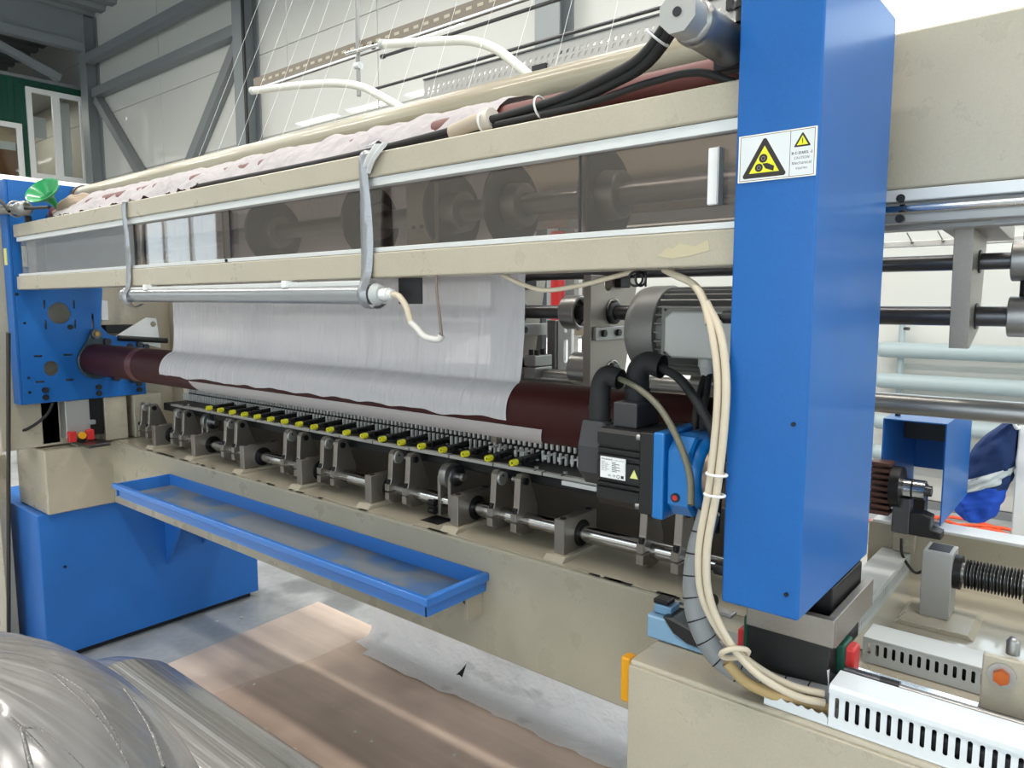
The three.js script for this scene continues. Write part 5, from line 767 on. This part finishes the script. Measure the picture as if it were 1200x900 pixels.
{
  const t = thing('pipe_radiator', 'pale grey heating register of thick horizontal pipes on the back wall', 'radiator', [-0.5, 0, -6.08]);
  for (const y of [1.2, 0.965, 0.65, 0.41]) part(t, 'pipe', lathex(-1.42, y, -6.08, [[0, 0.0001], [0, 0.04], [0.012, 0.055], [0.03, 0.058], [5.2, 0.058], [5.22, 0.04], [5.22, 0.0001]], 24), M.radiator);
  for (const [x, y0, y1] of [[-1.27, 0, 1.42], [3.6, 0, 1.25]]) part(t, 'riser', cyl([x, y0, -6.12], [x, y1, -6.12], 0.022), M.radiator);
  for (const x of [-0.2, 2.2]) part(t, 'bracket', box(x - 0.02, x + 0.02, 0.3, 1.25, -6.18, -6.12, 0.002), M.radiator); part(t, 'valve', cyl([-1.27, 1.36, -6.12], [-1.22, 1.36, -6.09], 0.012), M.darkSteel);
  const r = thing('hook_rail', 'slim white rail with slanting wire hooks below the rear beam right of the column', 'rail', [0, 1.68, -1.9]);
  part(r, 'rail', box(-1.0, 0.6, 1.678, 1.692, -1.91, -1.895, 0.002), M.white); for (let i = 0; i < 9; i++) { const x = -0.445 + i * 0.062; part(r, 'hook', [cyl([x, 1.688, -1.895], [x - 0.012, 1.71, -1.893], 0.0016, 0.0016, 6), new THREE.SphereGeometry(0.0035, 8, 6).translate(x, 1.688, -1.893)], M.steel); } for (const x of [-0.95, 0.5]) part(r, 'arm', box(x - 0.008, x + 0.008, 1.684, 1.70, -1.9, -1.5, 0.001), M.white);
  const c = thing('orange_cord', 'tangled orange cord lying on the floor by the back wall at the right', 'cord', [-0.8, 0, -5.9]);
  const loops = [[[-1.3, 0.012, -5.5], [-1.15, 0.012, -5.85], [-1.0, 0.012, -5.95], [-0.7, 0.012, -5.75], [-0.45, 0.03, -5.6], [-0.3, 0.012, -5.75]], [[-0.95, 0.02, -5.4], [-1.0, 0.02, -5.7], [-0.85, 0.025, -5.95], [-0.6, 0.02, -5.9], [-0.5, 0.02, -5.6], [-0.7, 0.02, -5.5], [-0.8, 0.03, -5.7], [-0.5, 0.03, -5.85], [-0.3, 0.02, -5.55]], [[-0.75, 0.03, -5.55], [-0.6, 0.035, -5.75], [-0.42, 0.03, -5.62], [-0.55, 0.04, -5.5], [-0.68, 0.04, -5.68], [-0.4, 0.03, -5.5]]];
  for (const l of loops) part(c, 'strand', tube(l, 0.012, 90, 6), M.orange); part(c, 'plug', box(-0.66, -0.58, 0.0, 0.05, -5.62, -5.57, 0.008), M.black); part(c, 'plug', box(-0.8, -0.73, 0.0, 0.05, -5.58, -5.54, 0.008), M.white);
}
// ------------------------------------------------------------------ overhead guides behind the tube
{
  const z = -2.2;
  const ch = thing('guide_channel', 'long dusty beige perforated channel hung high behind the machine', 'channel', [-2, 2.66, z]); part(ch, 'channel', plateX([[z, 2.665], [z, 2.715], [z - 0.004, 2.715], [z - 0.004, 2.669], [z - 0.04, 2.669], [z - 0.04, 2.665]], -3.58, 0.3, [], 0), std('#7d7468', 0.75)); part(ch, 'lower_lip', box(-3.58, 0.3, 2.655, 2.6645, z - 0.006, z, 0.001), M.plasticWhite);
  for (let i = 0; i < 50; i++) part(ch, 'hole', box(-3.5 + i * 0.06, -3.47 + i * 0.06, 2.685, 2.697, z, z + 0.0006, 0), M.beigeDark);
  const tr = thing('cable_tray', 'grey perforated cable tray running behind the beige tube', 'cable tray', [-1.4, 2.39, z]); const sh = shapeOf([[-2.3, 2.39], [0.3, 2.39], [0.3, 2.468], [-2.3, 2.468]], []); for (let i = 0; i < 92; i++) for (const y of [2.402, 2.424]) { const x = -2.285 + i * 0.028 + (y > 2.41 ? 0.006 : 0), q = new THREE.Path(); q.moveTo(x, y); q.lineTo(x + 0.011, y + 0.002); q.lineTo(x + 0.017, y + 0.016); q.lineTo(x + 0.006, y + 0.014); q.closePath(); sh.holes.push(q); }
  const g = new THREE.ExtrudeGeometry(sh, { depth: 0.002, bevelEnabled: false }); g.translate(0, 0, z); part(tr, 'slotted_side', muv(g), M.aluDull); part(tr, 'back_side', box(-2.3, 0.3, 2.39, 2.468, z - 0.1, z - 0.098, 0), M.aluDull); part(tr, 'rim', box(-2.3, 0.3, 2.466, 2.472, z - 0.004, z + 0.008, 0.001), M.darkSteel); part(tr, 'clip', box(-0.98, -0.96, 2.42, 2.45, z + 0.002, z + 0.02, 0.002), M.black);
  const po = part(tr, 'post', box(-1.71, -1.68, 0, 2.39, z - 0.03, z, 0.002), M.darkGrey); part(po, 'clamp', box(-1.725, -1.66, 2.385, 2.41, z - 0.01, z + 0.012, 0.003), M.black);
  for (const [y, x0, x1, l] of [[2.503, -2.68, 0.3, 'thin dark rod just above the perforated cable tray'], [2.63, -2.6, 0.3, 'thin grey rod between the perforated channel and the cable tray']]) { const r = thing('guide_rod', l, 'rod', [-1.5, y, z - 0.03], 'overhead rods'); part(r, 'rod', cyl([x0, y, z - 0.03], [x1, y, z - 0.03], 0.007, 0.007, 12), M.darkSteel); part(r, 'end_stop', cyl([x0, y, z - 0.03], [x0 + 0.02, y, z - 0.03], 0.01, 0.01, 12), M.darkGrey); }
  const rod = thing('hanger_post', 'slim steel hanger post crossing the perforated channel behind the hoses', 'post', [-2.7, 2.47, z]); part(rod, 'post', cyl([-2.7, 2.47, z + 0.02], [-2.7, 2.90, z + 0.02], 0.010, 0.010, 14), M.steel); part(rod, 'cross_arm', cyl([-2.74, 2.655, z + 0.035], [-2.58, 2.655, z + 0.035], 0.006, 0.006, 12), M.steel); part(rod, 'clamp', cyl([-2.715, 2.60, z + 0.02], [-2.685, 2.60, z + 0.02], 0.016), M.aluPaint); part(rod, 'tip', cyl([-2.585, 2.655, z + 0.035], [-2.575, 2.655, z + 0.035], 0.014), M.darkSteel);
  const wires = []; for (const x of [-3.3, -1.5, 0.1]) wires.push(x); wires.forEach((x, i) => single('suspension_wire', 'thin steel wire holding up the overhead channel, ' + ['leftmost', 'middle', 'rightmost'][i] + ' of three', 'wire', cyl([x, 2.712, z - 0.02], [x, 6.98, z - 0.02], 0.0016, 0.0016, 6), M.steel, 'suspension wires'));
  const hz = -1.8, hose = (pts, l) => { const h = thing('guide_hose', l, 'hose', [pts[0][0], 2.0, hz], 'bent white hoses'); part(h, 'hose', tube(pts, 0.0145, 60, 14), std('#e2e0d6', 0.45)); part(h, 'end_ring', cyl(pts[0], [pts[0][0] + 0.02, pts[0][1] - 0.003, pts[0][2]], 0.0165), M.ductGrey); };
  hose([[-2.945, 2.455, hz], [-2.6, 2.415, hz], [-2.34, 2.375, hz], [-2.20, 2.335, hz], [-2.10, 2.285, hz], [-1.97, 2.21, hz], [-1.85, 2.12, hz + 0.1], [-1.78, 2.015, hz + 0.28]], 'left one of two white hoses bending down behind the beige tube');
  hose([[-2.10, 2.465, hz], [-1.85, 2.42, hz], [-1.66, 2.38, hz], [-1.56, 2.335, hz], [-1.48, 2.275, hz], [-1.38, 2.185, hz], [-1.30, 2.1, hz + 0.1], [-1.25, 2.015, hz + 0.28]], 'right one of two white hoses bending down, with a steel tip');
  single('steel_tip', 'short bright steel bar at the left end of the right white hose', 'bar', cyl([-2.30, 2.475, hz], [-2.10, 2.466, hz], 0.006, 0.006, 12), M.shaft);
  for (let i = 0; i < 14; i++) { const x = -2.45 + i * 0.125, j = (rnd() - 0.5) * 0.06; single('white_thread', 'fine white thread slanting up from the beige tube, ' + ord[i] + ' of fourteen from the left', 'thread', cyl([x, 2.026, -1.28], [x - 0.12 + j * 2, 3.3, -1.9], 0.0004, 0.0004, 5), M.white, 'white threads above the beige tube'); }
  const w = thing('white_duct', 'white round duct passing behind the top of the blue side plate', 'duct', [-6, 2.33, -2]); part(w, 'duct', cyl([-6, 2.375, -3.4], [-6, 2.375, 1.5], 0.055, 0.055, 24), M.white); for (const z2 of [-3.3, 1.4]) part(w, 'leg', cyl([-6, 0, z2], [-6, 2.35, z2], 0.03), M.girt);
}
for (const o of scene.children) o.traverse(m => { if (m.isMesh) shade(m); });
renderer.render(scene, camera);
